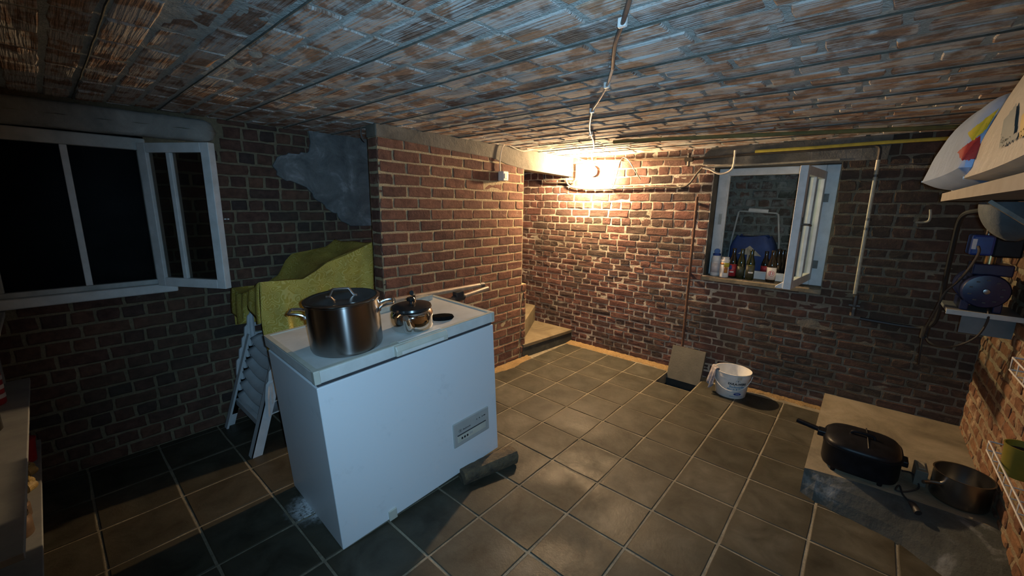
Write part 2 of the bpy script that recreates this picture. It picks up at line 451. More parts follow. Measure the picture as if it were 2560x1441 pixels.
def brick_wall(parent, O, U, V, N, bricks, mat, seed, L, Hd, Ht, proud=0.006, var=0.0025, name='brick', limit=300, rough=0.0035, depth=0.022, twist=0.008, bev=0.006):
    O, U, V, N = (Vector(x) for x in (O, U, V, N))
    rnd = random.Random(seed)
    big = [brick_mesh(name, L, Ht, mat, seed * 31 + k, rough=rough, depth=depth, bev=bev) for k in range(8)]
    sml = [brick_mesh(name, Hd, Ht, mat, seed * 57 + k, rough=rough, depth=depth, bev=bev) for k in range(8)]
    items = []
    for (a, b, c, d) in bricks:
        w_, h_ = b - a, d - c
        lst, nl = (big, L) if w_ > 0.62 * L else (sml, Hd)
        me, vs, fs = lst[rnd.randrange(8)]
        R = Matrix((U, V, N)).transposed() @ Matrix.Rotation(rnd.gauss(0, twist), 3, 'Z') @ Matrix.Rotation(rnd.gauss(0, twist * 1.2), 3, 'X') @ Matrix.Rotation(rnd.gauss(0, twist * 0.7), 3, 'Y')
        if rnd.random() < 0.5: R = R @ Matrix.Rotation(PI, 3, 'Z')
        M = R.to_4x4() @ Matrix.Diagonal((w_ / nl, h_ / Ht, 1, 1))
        M.translation = O + U * (a + b) / 2 + V * (c + d) / 2 + N * (proud + rnd.gauss(0, var))
        cs = [O + U * x + V * y for x, y in ((a, c), (b, c), (b, d), (a, d))]
        x, y, z = proj([tuple(q) for q in cs])
        if z.min() < 0.05: ar = 0
        else:
            ar = 0.5 * abs(sum(x[i] * y[(i + 1) % 4] - x[(i + 1) % 4] * y[i] for i in range(4)))
            if x.max() < 0 or x.min() > 2560 or y.max() < 0 or y.min() > 1441: ar = 0
        items.append((ar, M, me, vs, fs))
    items.sort(key=lambda t: -t[0])
    rest_v = []; rest_f = []; nb = 0; cnt = 0
    for (ar, M, me, vs, fs) in items:
        if cnt < limit and ar > 12:
            o = bpy.data.objects.new(name, me); COL.objects.link(o); o.parent = parent; o.matrix_local = M; cnt += 1
        else:
            A = np.array(M); q = vs @ A[:3, :3].T + A[:3, 3]
            rest_v.append(q); rest_f += [tuple(nb + i for i in f) for f in fs]; nb += len(vs)
    if rest_v:
        me = bpy.data.meshes.new(name + '_field'); me.from_pydata(np.vstack(rest_v).tolist(), [], rest_f); me.materials.append(mat)
        o = bpy.data.objects.new(name + '_field', me); COL.objects.link(o); o.parent = parent; o['kind'] = 'stuff'
    return cnt

def nz(x, y, s=0.0):
    return (math.sin(x * 31.3 + s) * math.cos(y * 27.7 - s * 1.7) + math.sin(x * 71.9 - y * 53.1 + s) * 0.6 + math.sin(y * 97.3 + x * 17.1) * 0.5) / 2.1
def mortar_plane(name, O, U, V, N, u0, u1, v0, v1, openings, mat, amp=0.0018, cell=0.03, recess=0.0):
    O, U, V, N = (Vector(x) for x in (O, U, V, N))
    def cuts(a, b, xs):
        k = max(1, int((b - a) / cell)); c = [a + (b - a) * i / k for i in range(k + 1)]
        for x in xs:
            if a < x < b:
                j = min(range(len(c)), key=lambda q: abs(c[q] - x)); c[j] = x
        return c
    us = cuts(u0, u1, [x for o in openings for x in o[:2]]); vs_ = cuts(v0, v1, [x for o in openings for x in o[2:]])
    mb = MB(); idx = {}
    for j, v in enumerate(vs_):
        for i, u in enumerate(us):
            mb.v.append(O + U * u + V * v + N * (nz(u, v, O.x) * amp - recess))
    n = len(us)
    for j in range(len(vs_) - 1):
        for i in range(n - 1):
            cu, cv = (us[i] + us[i + 1]) / 2, (vs_[j] + vs_[j + 1]) / 2
            if any(o[0] < cu < o[1] and o[2] < cv < o[3] for o in openings): continue
            mb.f.append((j * n + i, j * n + i + 1, (j + 1) * n + i + 1, (j + 1) * n + i))
    ob = mb.build(name, mat, None, fix=False)
    ob['kind'] = 'structure'
    return ob

X3, Y3, Z3 = (1, 0, 0), (0, 1, 0), (0, 0, 1)
# back wall, u = Y
W2 = (1.085, 1.90, 0.90, 1.80)
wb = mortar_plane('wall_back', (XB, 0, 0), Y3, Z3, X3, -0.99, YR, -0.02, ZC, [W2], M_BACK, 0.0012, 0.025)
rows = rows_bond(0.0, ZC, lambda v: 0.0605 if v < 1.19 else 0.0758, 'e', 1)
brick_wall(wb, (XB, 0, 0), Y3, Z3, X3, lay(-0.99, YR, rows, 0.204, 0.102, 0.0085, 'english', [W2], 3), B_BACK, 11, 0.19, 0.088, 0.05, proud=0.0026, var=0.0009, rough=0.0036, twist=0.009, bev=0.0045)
# left wall, u = -X
W1 = (-3.47, -2.85, 0.94, 1.80)
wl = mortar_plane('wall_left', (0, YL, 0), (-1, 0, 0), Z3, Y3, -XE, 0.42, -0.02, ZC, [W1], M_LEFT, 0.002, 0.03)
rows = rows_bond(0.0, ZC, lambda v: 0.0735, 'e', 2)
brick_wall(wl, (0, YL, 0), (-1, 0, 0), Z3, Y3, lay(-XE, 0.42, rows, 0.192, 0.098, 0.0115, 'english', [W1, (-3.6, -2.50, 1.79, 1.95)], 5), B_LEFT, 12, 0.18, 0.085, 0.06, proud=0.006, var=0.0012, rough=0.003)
# right wall, u = X
wr = mortar_plane('wall_right', (0, YR, 0), X3, Z3, (0, -1, 0), XB, XE, -0.02, ZC, [], M_RIGHT, 0.006, 0.03)
brick_wall(wr, (0, YR, 0), X3, Z3, (0, -1, 0), lay(XB, XE, rows, 0.20, 0.10, 0.022, 'english', [], 6), B_RIGHT, 13, 0.18, 0.08, 0.056, proud=0.006, var=0.0015, rough=0.004, limit=160)
# rear wall behind the viewer
mb = MB(); mb.box((XE, -1.1, -0.1), (XE + 0.1, YR + 0.1, ZC + 0.1)); o = mb.build('wall_rear', GREYWALL); o['kind'] = 'structure'
# ceiling, u = Y, v = X
cl = mortar_plane('ceiling', (0, 0, ZC), Y3, X3, (0, 0, -1), -1.0, YR, XB - 0.02, XE, [], M_CEIL, 0.002, 0.035)
crow = []; v = -0.455; i = 0
while v < XE:
    for k, h in enumerate((0.105, 0.1085, 0.109)):
        crow.append((v + (0.006 if k == 0 else 0), h - (0.006 if k == 0 else 0), i)); v += h; i += 1
crow = [(max(a, XB), h - max(0, XB - a), i) for a, h, i in crow if a + h > XB + 0.03]
brick_wall(cl, (0, 0, ZC), Y3, X3, (0, 0, -1), lay(-0.98, YR, crow, 0.235, 0.117, 0.017, 'random', [], 8), B_CEIL, 14, 0.222, 0.11, 0.090, proud=0.0035, var=0.0016, rough=0.0035, twist=0.007, bev=0.004)
# dark open joints between the ceiling planks of bricks
SOOT = plain('soot_joint', (0.10, 0.10, 0.08), (0.05, 0.05, 0.042), 30, 0.95)
v = -0.455; mb = MB()
while v < XE:
    if v > XB:
        P = [(v + nz(y, v) * 0.003, y, ZC - 0.006) for y in np.linspace(-0.94, YR, 40)]
        mb.tube(P, 0.0032, 5)
    v += 0.3225
mb.build('open_joint', SOOT, cl)

# partition in front of the stairs (u = -X), with a thicker foot
wp = mortar_plane('wall_partition', (0, YP, 0), (-1, 0, 0), Z3, Y3, -1.83, -0.385, -0.02, 1.875, [], M_PART, 0.0008, 0.03)
rows = rows_bond(0.735 % 0.0765 - 0.0765, 1.872, lambda v: 0.0765, 'r', 3)
rows = [(max(v, 0.0), h + min(v, 0), i) for v, h, i in rows if v + h > 0.02]
brick_wall(wp, (0, YP, 0), (-1, 0, 0), Z3, Y3, lay(-1.835, -0.385, rows, 0.2045, 0.10, 0.0105, 'running', [], 9), B_PART, 15, 0.19, 0.085, 0.0655, proud=0.0028, var=0.0007, rough=0.003, twist=0.004, bev=0.0045)
we = mortar_plane('wall_partition_end', (1.83, 0, 0), Y3, Z3, X3, -0.392, YP, -0.02, 1.875, [], M_PART, 0.001, 0.03)
brick_wall(we, (1.83, 0, 0), Y3, Z3, X3, [(-0.389, YP - 0.001, v + .007, v + h - .007) for v, h, i in rows], B_PART, 16, 0.19, 0.10, 0.0625, proud=0.004, var=0.001, rough=0.003, twist=0.004)
mb = MB(); mb.box((0.385, -0.392, -0.02), (1.82, YP - 0.012, 1.87)); o = mb.build('wall_partition_core', M_PART); o['kind'] = 'structure'
# wider foot at the right end
wf = mortar_plane('wall_partition_foot', (0, YP + 0.001, 0), (-1, 0, 0), Z3, Y3, -0.395, -0.318, -0.02, 0.735, [], M_PART, 0.001, 0.03)
mb = MB(); mb.box((0.322, -0.39, 0.0), (0.40, YP + 0.002, 0.733)); o = mb.build('foot_core', M_PART, wf)
brick_wall(wf, (0, YP + 0.001, 0), (-1, 0, 0), Z3, Y3, lay(-0.395, -0.318, [r for r in rows if r[0] + r[1] < 0.75], 0.2045, 0.10, 0.014, 'running', [], 19), B_PART, 17, 0.19, 0.085, 0.0625, proud=0.006, rough=0.004)
brick_wall(wf, (0.39, 0, 0), Y3, Z3, (-1, 0, 0), [], B_PART, 18, 0.19, 0.085, 0.0625)
wq = mortar_plane('wall_partition_return', (0.322, 0, 0), (0, -1, 0), Z3, (-1, 0, 0), 0.283, 0.39, -0.02, 0.735, [], M_PART, 0.001, 0.03)

# concrete beam over the partition and on to the back wall
mb = MB(); mb.prism([(XB, 1.76), (0.385, 1.775), (0.62, 1.80), (0.80, 1.835), (1.15, 1.845), (1.84, 1.87), (1.84, ZC - 0.001), (XB, ZC - 0.001)], 1, -0.395, YP + 0.006)
o = mb.build('beam_trim_1', CONC, bevel=0.006); o.name = 'trim_1'; o['kind'] = 'structure'
# ragged grey plaster patch on the left wall beside the partition
pl = [(0.9, ZC), (1.965, ZC), (1.955, 1.88), (1.965, 1.81), (2.05, 1.785), (2.13, 1.775), (2.195, 1.735), (2.215, 1.685), (2.185, 1.63), (2.11, 1.60), (2.04, 1.575), (1.97, 1.525), (1.90, 1.44), (1.83, 1.385), (1.76, 1.325), (1.70, 1.285), (0.9, 1.27)]
pr2 = []; rnd = random.Random(77)
for k in range(len(pl)):
    a, b = Vector(pl[k]), Vector(pl[(k + 1) % len(pl)])
    rag = 0 < k < len(pl) - 2
    nseg = max(1, int((b - a).length / 0.025)) if rag else 1
    for q in range(nseg):
        p_ = a.lerp(b, q / nseg)
        if rag and k > 1: p_ = p_ + Vector((rnd.gauss(0, 0.006), rnd.gauss(0, 0.006)))
        pr2.append((p_.x, min(p_.y, ZC)))
mb = MB(); mb.prism(pr2, 1, YL + 0.0, YL + 0.022)
o = mb.build('plaster_patch', PLASTER, bevel=0.006, seg=2); o['kind'] = 'structure'

# stairs: two winder steps in the corner
st = thing('stair_step', None, None, kind='structure')
mb = MB(); mb.add([(XB, -0.205, 0), (0.36, -0.272, 0), (0.36, -0.95, 0), (XB, -0.95, 0), (XB, -0.205, 0.105), (0.36, -0.272, 0.105), (0.36, -0.95, 0.105), (XB, -0.95, 0.105)],
                  ((0, 1, 5, 4), (1, 2, 6, 5), (3, 0, 4, 7), (4, 5, 6, 7)))
mb.build('riser', RISERM, st)
mb = MB(); mb.prism([(XB, -0.20), (0.36, -0.267), (0.36, -0.95), (XB, -0.95)], 2, 0.10, 0.134); mb.build('tread', STEPM, st, bevel=0.004)
mb = MB(); mb.prism([(XB, -0.72), (0.37, -0.29), (0.37, -0.95), (XB, -0.95)], 2, 0.13, 0.32); mb.build('upper_step', STEPM, st, bevel=0.008)
mb = MB(); mb.box((-0.42, -1.0, 0), (1.5, -0.955, ZC)); o = mb.build('stairwell_back', M_BACK, st)

# ------------------------------------------------------------------ floor
T = 0.3
fl = MB()
HOLE = (-0.296, -0.004, 0.904, 1.196)
zb = -0.0030
fl.box((-0.42, -1.0, -0.10), (XE, HOLE[2], zb)); fl.box((-0.42, HOLE[3], -0.10), (XE, YR + 0.05, zb))
fl.box((-0.42, HOLE[2], -0.10), (HOLE[0], HOLE[3], zb)); fl.box((HOLE[1], HOLE[2], -0.10), (XE, HOLE[3], zb))
flo = fl.build('floor', GROUT, fix=False); flo['kind'] = 'structure'
tiles = [brick_mesh('tile', 0.2905, 0.2905, TILE, 900 + k, bev=0.003, depth=0.016, rough=0.002)[0] for k in range(6)]
rnd = random.Random(5)
for i in range(-1, 13):
    for j in range(-4, 10):
        if (i, j) == (-1, 3): continue
        x0, x1, y0, y1 = i * T, (i + 1) * T, j * T, (j + 1) * T
        y0 = max(y0, YL); y1 = min(y1, YR)
        if y1 - y0 < 0.05: continue
        if j == -1 and x0 < 0.35: y0 = -0.2
        if j < -1 and x1 < 0.5: continue
        if x1 > XE: continue
        if i <= 1 and j >= 7: continue
        o = bpy.data.objects.new('tile', rnd.choice(tiles)); COL.objects.link(o); o.parent = flo
        M = Matrix.Translation(((x0 + x1) / 2, (y0 + y1) / 2, abs(rnd.gauss(0, 0.0008)))) @ Matrix.Rotation(rnd.gauss(0, 0.003), 4, 'Z') @ Matrix.Rotation(rnd.gauss(0, 0.0013), 4, 'X') @ Matrix.Rotation(rnd.gauss(0, 0.0013), 4, 'Y')
        o.matrix_local = M @ Matrix.Rotation(rnd.randrange(4) * PI / 2 if abs(y1 - y0 - T) < 0.01 else 0, 4, 'Z') @ Matrix.Diagonal(((x1 - x0) / T, (y1 - y0) / T, 1, 1))
pit = MB(); h = HOLE
pit.box((h[0] - 0.02, h[2] - 0.02, -0.5), (h[1] + 0.02, h[3] + 0.02, -0.45))
pit.box((h[0] - 0.02, h[2] - 0.02, -0.5), (h[0], h[3] + 0.02, -0.10)); pit.box((h[1], h[2] - 0.02, -0.5), (h[1] + 0.02, h[3] + 0.02, -0.10))
pit.box((h[0] - 0.02, h[2] - 0.02, -0.5), (h[1] + 0.02, h[2], -0.10)); pit.box((h[0] - 0.02, h[3], -0.5), (h[1] + 0.02, h[3] + 0.02, -0.10))
pit.box((h[0], h[2], -0.10), (h[0] + 0.03, h[3], -0.052))
pit.build('drain_pit', DARKPIT, flo, fix=False)
# sand along the walls
def sand(name, label, path, wfun, hgt):
    mb = MB(); n = 60
    def fn(u, v):
        k = u * (len(path) - 1); a = int(min(k, len(path) - 2)); t = k - a
        p = Vector(path[a]).lerp(Vector(path[a + 1]), t); q = Vector(path[a + 1]) - Vector(path[a]); nrm = Vector((-q.y, q.x, 0)).normalized()
        ww = wfun(u)
        return p + nrm * (v * ww) + Vector((0, 0, 0.003 + hgt * (1 - v) ** 1.6 * (0.7 + 0.3 * nz(u * 3, v)) - (0.006 if v > 0.98 else 0)))
    mb.grid(fn, n, 8)
    return tag(mb.build(name, SAND, None, smooth=True), label, 'sand', kind='stuff')
sand('sand', 'orange sandy dust along foot of back brick wall', [(XB + 0.004, 2.02, 0), (XB + 0.004, 1.21, 0)], lambda u: 0.05 + 0.02 * nz(u, 1), 0.012)
sand('sand', 'orange sand strip between the low step and lifted slab', [(XB + 0.004, 0.90, 0), (XB + 0.004, -0.21, 0)], lambda u: 0.075 + 0.03 * nz(u * 1.3, 2) + 0.03 * u, 0.014)
sand('sand', 'yellow sand heap at foot of brick partition behind freezer', [(0.30, -0.262, 0), (0.8, -0.275, 0), (1.5, -0.275, 0)], lambda u: 0.05 + 0.05 * math.exp(-((u - 0.33) / 0.2) ** 2) + 0.012 * nz(u, 3), 0.018)

# concrete platform on the right with a sloping front in a darker colour
SLOPEM = concrete('dark_front_slope', (0.060, 0.064, 0.058), (0.032, 0.034, 0.030), (0.27, 0.28, 0.28), 0.6, sc=5.0)
def plat(top):
    mb = MB(); n = 26
    ys = np.linspace(2.028, YR, n); vs = []
    ws = [(0.0, 0.0), (0.22, 0.045), (0.55, 0.088), (0.85, 0.113), (1.0, 0.1215)]
    for k in range(n):
        y = float(ys[k])
        xf = float(np.interp(y, [2.02, 2.08, 2.40, 2.54, 2.72], [0.835, 0.87, 0.95, 1.06, 1.25])) + 0.004 * nz(y * 2, 1)
        xt = float(np.interp(y, [2.02, 2.08, 2.25, 2.45, 2.72], [0.80, 0.785, 0.755, 0.745, 0.74])) + 0.004 * nz(y * 3, 2)
        if top: vs += [(xt, y, 0.0), (xt, y, 0.1215), (XB, y, 0.1225), (XB, y, 0.0)]
        else: vs += [(xf + (xt - xf) * f_, y, z) for f_, z in ws]
    m_ = 4 if top else len(ws)
    fs = [(k * m_ + i, k * m_ + i + 1, (k + 1) * m_ + i + 1, (k + 1) * m_ + i) for k in range(n - 1) for i in range(m_ - 1)]
    if top: fs += [(0, 1, 2, 3)]
    else:
        b = len(vs); y = 2.028; vs.append((0.80, y, 0)); fs.append(tuple(range(m_)) + (b,))
    return mb.add(vs, fs)
o = plat(True).build('concrete_plinth', SLABM, None); o['kind'] = 'structure'
plat(False).build('front_slope', SLOPEM, o)

# ------------------------------------------------------------------ wall lamp
lp = Vector(LAMP_POS)
la = thing('wall_lamp', 'bare glowing bulb on back wall under the ceiling', 'lamp', (XB + 0.012, lp.y, lp.z))
Mx = Matrix.Translation((lp.x - 0.098, lp.y, lp.z)) @ Matrix.Rotation(PI / 2, 4, 'Y')
MB().lathe([(0.0, -0.004), (0.045, -0.004), (0.045, 0.008), (0.03, 0.016), (0.024, 0.022), (0.022, 0.05), (0.0, 0.05)], 20, Mx).build('lamp_holder', CERAM, la, smooth=True)
MB().tube([(XB, lp.y, lp.z), (lp.x - 0.09, lp.y, lp.z)], 0.022, 14).build('mounting_block', PIPE_BROWN, la, smooth=True)
MB().lathe([(0.0, 0.05), (0.014, 0.05), (0.016, 0.062), (0.028, 0.078), (0.034, 0.098), (0.031, 0.118), (0.018, 0.132), (0.0, 0.137)], 14, Mx).build('bulb', BULB, la, smooth=True)

# ------------------------------------------------------------------ pipes and cables
def bw(pts, off=0.03): return [tuple(at(x, y, 0, XB + (q[0] if (q := r) else off))) for (x, y, *r) in pts]
def pipe(name, label, cat, pts, r, mat, n=8, sm=4, extra=None):
    t = thing(name, label, cat, pts[0])
    MB().tube(pts, r, n, sm).build('run', mat, t, smooth=True)
    return t
def clips(t, pts, r, mat, name='clip', axis=(0, 1, 0)):
    for p in pts:
        p = Vector(p); MB().tube([p - Vector(axis) * 0.008, p + Vector(axis) * 0.008], r, 8).build(name, mat, t, smooth=True)
t = pipe('conduit', 'grey conduit along back wall below lamp, bending up to right', 'pipe', bw([(1414, 447), (1420, 461), (1436, 470), (1480, 473), (1560, 471), (1640, 468), (1698, 469), (1722, 460), (1740, 437), (1756, 419)], 0.022), 0.0085, PIPE_GREY)
clips(t, bw([(1455, 472), (1530, 472), (1700, 469)], 0.016), 0.014, CABLE_W)
pipe('cable', 'pale cable sagging above window corner up to ceiling', 'cable', bw([(1757, 420), (1775, 424), (1795, 434), (1815, 433), (1831, 421), (1836, 398), (1838, 376)], 0.035), 0.008, CABLE_W)
pipe('pipe', 'brown pipe running right from lamp to the valve', 'pipe', bw([(1452, 403), (1530, 402), (1640, 399), (1718, 397)], 0.03), 0.010, PIPE_BROWN)
t = pipe('pipe', 'small U shaped conduit left of the lamp', 'pipe', bw([(1359, 428), (1359, 447), (1363, 455), (1372, 457), (1425, 457), (1436, 453), (1440, 444), (1441, 412)], 0.02), 0.0075, PIPE_GREY, sm=5)
clips(t, bw([(1426, 457)], 0.02), 0.011, PIPE_GREY)
pipe('cable', 'black cable looping over brown pipe right of lamp', 'cable', bw([(1514, 461), (1520, 469), (1527, 471), (1534, 464), (1541, 440), (1548, 412), (1556, 396), (1564, 395), (1574, 404), (1588, 428), (1601, 449)], 0.045), 0.0045, CABLE_D, 6, 5)
pipe('cable', 'thin cable hanging at left side of lamp', 'cable', bw([(1422, 391), (1427, 403), (1432, 425), (1429, 434), (1422, 438), (1415, 435)], 0.03), 0.004, CABLE_D, 6, 5)
va = thing('valve', 'dark stop valve between brown pipe and black pipe', 'valve', tuple(at(1723, 400, 0, XB + 0.02)))
p = Vector(at(1722, 399, 0, XB + 0.035))
MB().tube([p + Vector((0, -0.03, 0)), p + Vector((0, 0.035, 0))], 0.02, 8).build('body', PIPE_DARK, va, smooth=True)
MB().tube([p, p + Vector((0, 0, 0.05))], 0.012, 8).build('neck', PIPE_DARK, va, smooth=True)
MB().tube([p + Vector((0, 0, 0.03)), p + Vector((0.03, 0, 0.03))], 0.008, 8).build('spindle', PIPE_GREY, va, smooth=True)
MB().tube([p + Vector((0, 0, -0.015)), p + Vector((0.01, 0.005, -0.055))], 0.012, 8).build('drain_leg', PIPE_GREY, va, smooth=True)
bp_pts = bw([(1735, 398), (1800, 392), (1900, 384), (2040, 375), (2170, 366), (2192, 365), (2200, 373), (2196, 400), (2187, 450), (2172, 535), (2155, 630), (2137, 735)], 0.03)
t = thing('pipe', 'cream painted pipe going down wall right of the window, with elbow', 'pipe', bp_pts[-1])
MB().tube(bp_pts[:8], 0.010, 8, 3).build('upper_run', PIPE_DARK, t, smooth=True)
MB().tube(bp_pts[7:], 0.0115, 8, 3).build('down_run', PIPE_CREAM, t, smooth=True)
clips(t, bw([(2172, 549), (2168, 573), (2189, 440)], 0.03), 0.017, PIPE_DARK, 'coupling', (0, 0, 1))
p = Vector(at(2136, 765, 0, XB + 0.03))
v2 = thing('valve', 'dark tap body at lower end of cream pipe', 'valve', tuple(p - Vector((0, 0, 0.05))))
MB().tube([p + Vector((0, 0, 0.075)), p + Vector((0, 0, -0.07))], [0.016, 0.019], 8).build('body', PIPE_DARK, v2, smooth=True)
MB().tube([p + Vector((0, -0.03, 0)), p + Vector((0, 0.03, 0))], 0.015, 8).build('side_arm', PIPE_DARK, v2, smooth=True)
MB().tube([p + Vector((0.01, 0, -0.01)), p + Vector((0.045, 0, -0.01))], 0.008, 8).build('spindle', PIPE_GREY, v2, smooth=True)
pipe('pipe', 'yellow gas pipe under ceiling above the window', 'pipe', bw([(1888, 379), (2040, 369), (2200, 357), (2392, 345)], 0.05), 0.011, PIPE_YELLOW)
pipe('pipe', 'slim cream pipe lying right above window frame', 'pipe', bw([(1768, 418), (1900, 411), (2000, 405), (2100, 399)], 0.014), 0.008, PIPE_CREAM)
pipe('pipe', 'olive pipe fixed under ceiling bricks ahead of back wall', 'pipe', [(0.43, 0.60, 1.928), (0.40, 0.85, 1.926), (0.17, 1.5, 1.928), (-0.05, 2.10, 1.929), (-0.28, 2.70, 1.929)], 0.0125, PIPE_OLIVE, 8, 2)
pipe('cable', 'thin black cable along wall right of the cream pipe', 'cable', bw([(2199, 412), (2260, 411), (2320, 408), (2400, 400), (2470, 396)], 0.012), 0.004, CABLE_D, 6)
pipe('hose', 'black hose curving along back wall up to the pump', 'hose', bw([(2150, 797, .03), (2200, 806, .03), (2260, 816, .04), (2305, 820, .06), (2336, 806, .10), (2352, 760, .16), (2366, 690, .24), (2384, 610, .36), (2397, 558, .44), (2412, 536, .5), (2440, 528, .54), (2478, 526, .58)]), 0.0125, RUBBER, 8, 4)
pipe('pipe', 'short brass tap stub on dark brick wall near pump', 'pipe', bw([(2290, 556, .012), (2308, 556, .02), (2322, 552, .03), (2326, 538, .03), (2326, 524, .03)]), 0.007, PIPE_CREAM)
# ceiling cable
cc = [(1585, -40), (1570, 15), (1556, 60), (1538, 112), (1532, 170), (1517, 215), (1497, 250), (1480, 278), (1474, 315), (1477, 335), (1484, 354)]
cp = [tuple(at(x, y, 2, ZC - 0.018)) for x, y in cc] + [tuple(at(1484, 372, 0, 0.05)), (-0.12, 0.09, 1.935), (-0.34, lp.y, 1.90), (XB + 0.02, lp.y, 1.845)]
t = thing('cable', 'dark and pale cable clipped across the brick ceiling to lamp', 'cable', cp[0])
MB().tube(cp[:5], 0.0062, 8, 5).build('run', CABLE_D, t, smooth=True)
MB().tube(cp[4:], 0.0055, 8, 5).build('run', CABLE_W, t, smooth=True)
for k in (2, 5, 7, 9):
    p = Vector(cp[k]); s = MB(); s.box(p - Vector((0.007, 0.012, 0.008)), p + Vector((0.007, 0.012, 0.016))); s.build('clip', WHITE_PL, t, bevel=0.003)
# socket box on partition with its cable
p = Vector(at(1250, 441, 1, YP))
t = thing('switch_box', 'small white switch box on partition brickwork', 'switch', (p.x, YP + 0.006, p.z - 0.035))
MB().box((p.x - 0.032, YP + 0.006, p.z - 0.038), (p.x + 0.03, YP + 0.066, p.z + 0.038)).build('box', WHITE_PL, t, bevel=0.005)
MB().box((p.x - 0.018, YP + 0.066, p.z - 0.02), (p.x + 0.018, YP + 0.070, p.z + 0.02)).build('rocker', CERAM, t, bevel=0.002)
pc = [tuple(at(x, y, 1, YP + 0.02)) for x, y in ((1251, 432), (1250, 405), (1254, 375), (1261, 362), (1270, 362))] + [tuple(at(1290, 372, 1, YP + 0.022)), tuple(at(1310, 378, 1, YP + 0.03)), tuple(at(1340, 374, 1, YP + 0.04)), (0.05, -0.22, 1.925), (-0.15, -0.1, 1.92), (-0.36, 0.0, 1.86)]
pipe('cable', 'pale cable rising from switch box along concrete beam', 'cable', pc, 0.005, CABLE_W, 6, 4)
pk = [tuple(at(x, y, 1, -0.375)) for x, y in ((893, 318), (897, 335), (905, 348), (920, 357))]
pipe('cable', 'short black cable end beside top of partition', 'cable', [(a, -0.40 + 0.0, c) for (a, b, c) in [(1.865, 0, 1.93), (1.87, 0, 1.895), (1.86, 0, 1.86), (1.842, 0, 1.845)]], 0.006, CABLE_D, 6, 4)
# iron rod down the wall
r0 = at(1743, 492, 0, XB + 0.03); r1 = at(1706, 866, 0, XB + 0.03)
t = thing('iron_rod', 'rusty iron rod standing down brick wall left of window', 'rod', tuple(r1))
MB().tube([tuple(r0), tuple(r1)], 0.011, 8).build('rod', RUST, t, smooth=True)
for zz in (1.50, 0.9, 0.4):
    MB().bar((XB, r0[1], zz), (XB + 0.03, r0[1], zz), 0.012, 0.02).build('bracket', RUST, t)
# concrete band above the right window
mb = MB(); mb.prism([(0.99, 1.815), (1.0, 1.90), (1.05, ZC - 0.002), (2.14, ZC - 0.002), (2.13, 1.79), (1.4, 1.80), (1.15, 1.81)], 0, XB + 0.001, XB + 0.016)
o = mb.build('trim_2', CONC_DK, bevel=0.004); o['kind'] = 'structure'

# ------------------------------------------------------------------ right window (back wall)
XW = -0.52
w2 = thing('window_2', None, None, (XW, 1.5, 0.90), kind='structure')
def bx(a, b): return MB().box(a, b)
mb = MB(); mb.prism([(XW - 0.05, 0.86), (XB + 0.022, 0.86), (XB + 0.022, 0.893), (XW - 0.05, 0.899)], 1, 1.075, 1.905); mb.build('sill', SLABM, w2, bevel=0.004)
MB().box((-0.60, 1.075, 0.86), (XB - 0.001, 1.088, 1.81)).build('reveal', CONC_DK, w2)
MB().box((-0.60, 1.898, 0.86), (XB - 0.001, 1.91, 1.81)).build('reveal', CONC_DK, w2)
MB().box((-0.60, 1.08, 1.785), (XB - 0.001, 1.91, 1.82)).build('reveal', CONC_DK, w2)
MB().box((XW - 0.055, 1.092, 0.90), (XW, 1.165, 1.785)).build('jamb', WOODP, w2, bevel=0.004)
MB().box((XW - 0.055, 1.812, 0.90), (XW, 1.896, 1.785)).build('jamb', WOODP, w2, bevel=0.004)
MB().box((XW - 0.055, 1.165, 1.728), (XW, 1.812, 1.785)).build('head', WOODP, w2, bevel=0.004)
MB().box((XW - 0.055, 1.165, 0.90), (XW, 1.812, 0.955)).build('bottom_rail', WOODP, w2, bevel=0.004)
MB().box((XW - 0.03, 1.165, 0.955), (XW - 0.01, 1.812, 0.963)).build('rebate', WOODP, w2)
MB().box((XW - 0.03, 1.165, 0.955), (XW - 0.01, 1.176, 1.728)).build('rebate', WOODP, w2)
q = Vector(at(1800, 548, 0, XW))
MB().box((XW, q.y - 0.012, q.z - 0.045), (XW + 0.004, q.y + 0.012, q.z + 0.045)).build('strike_plate', WOODPG, w2)
for zz in (1.55, 1.06):
    s = MB().box((XW, 1.815, zz - 0.03), (XW + 0.005, 1.85, zz + 0.03)); s.tube([(XW + 0.006, 1.814, zz - 0.04), (XW + 0.006, 1.814, zz + 0.04)], 0.006, 8); s.build('hinge', PIPE_GREY, w2)
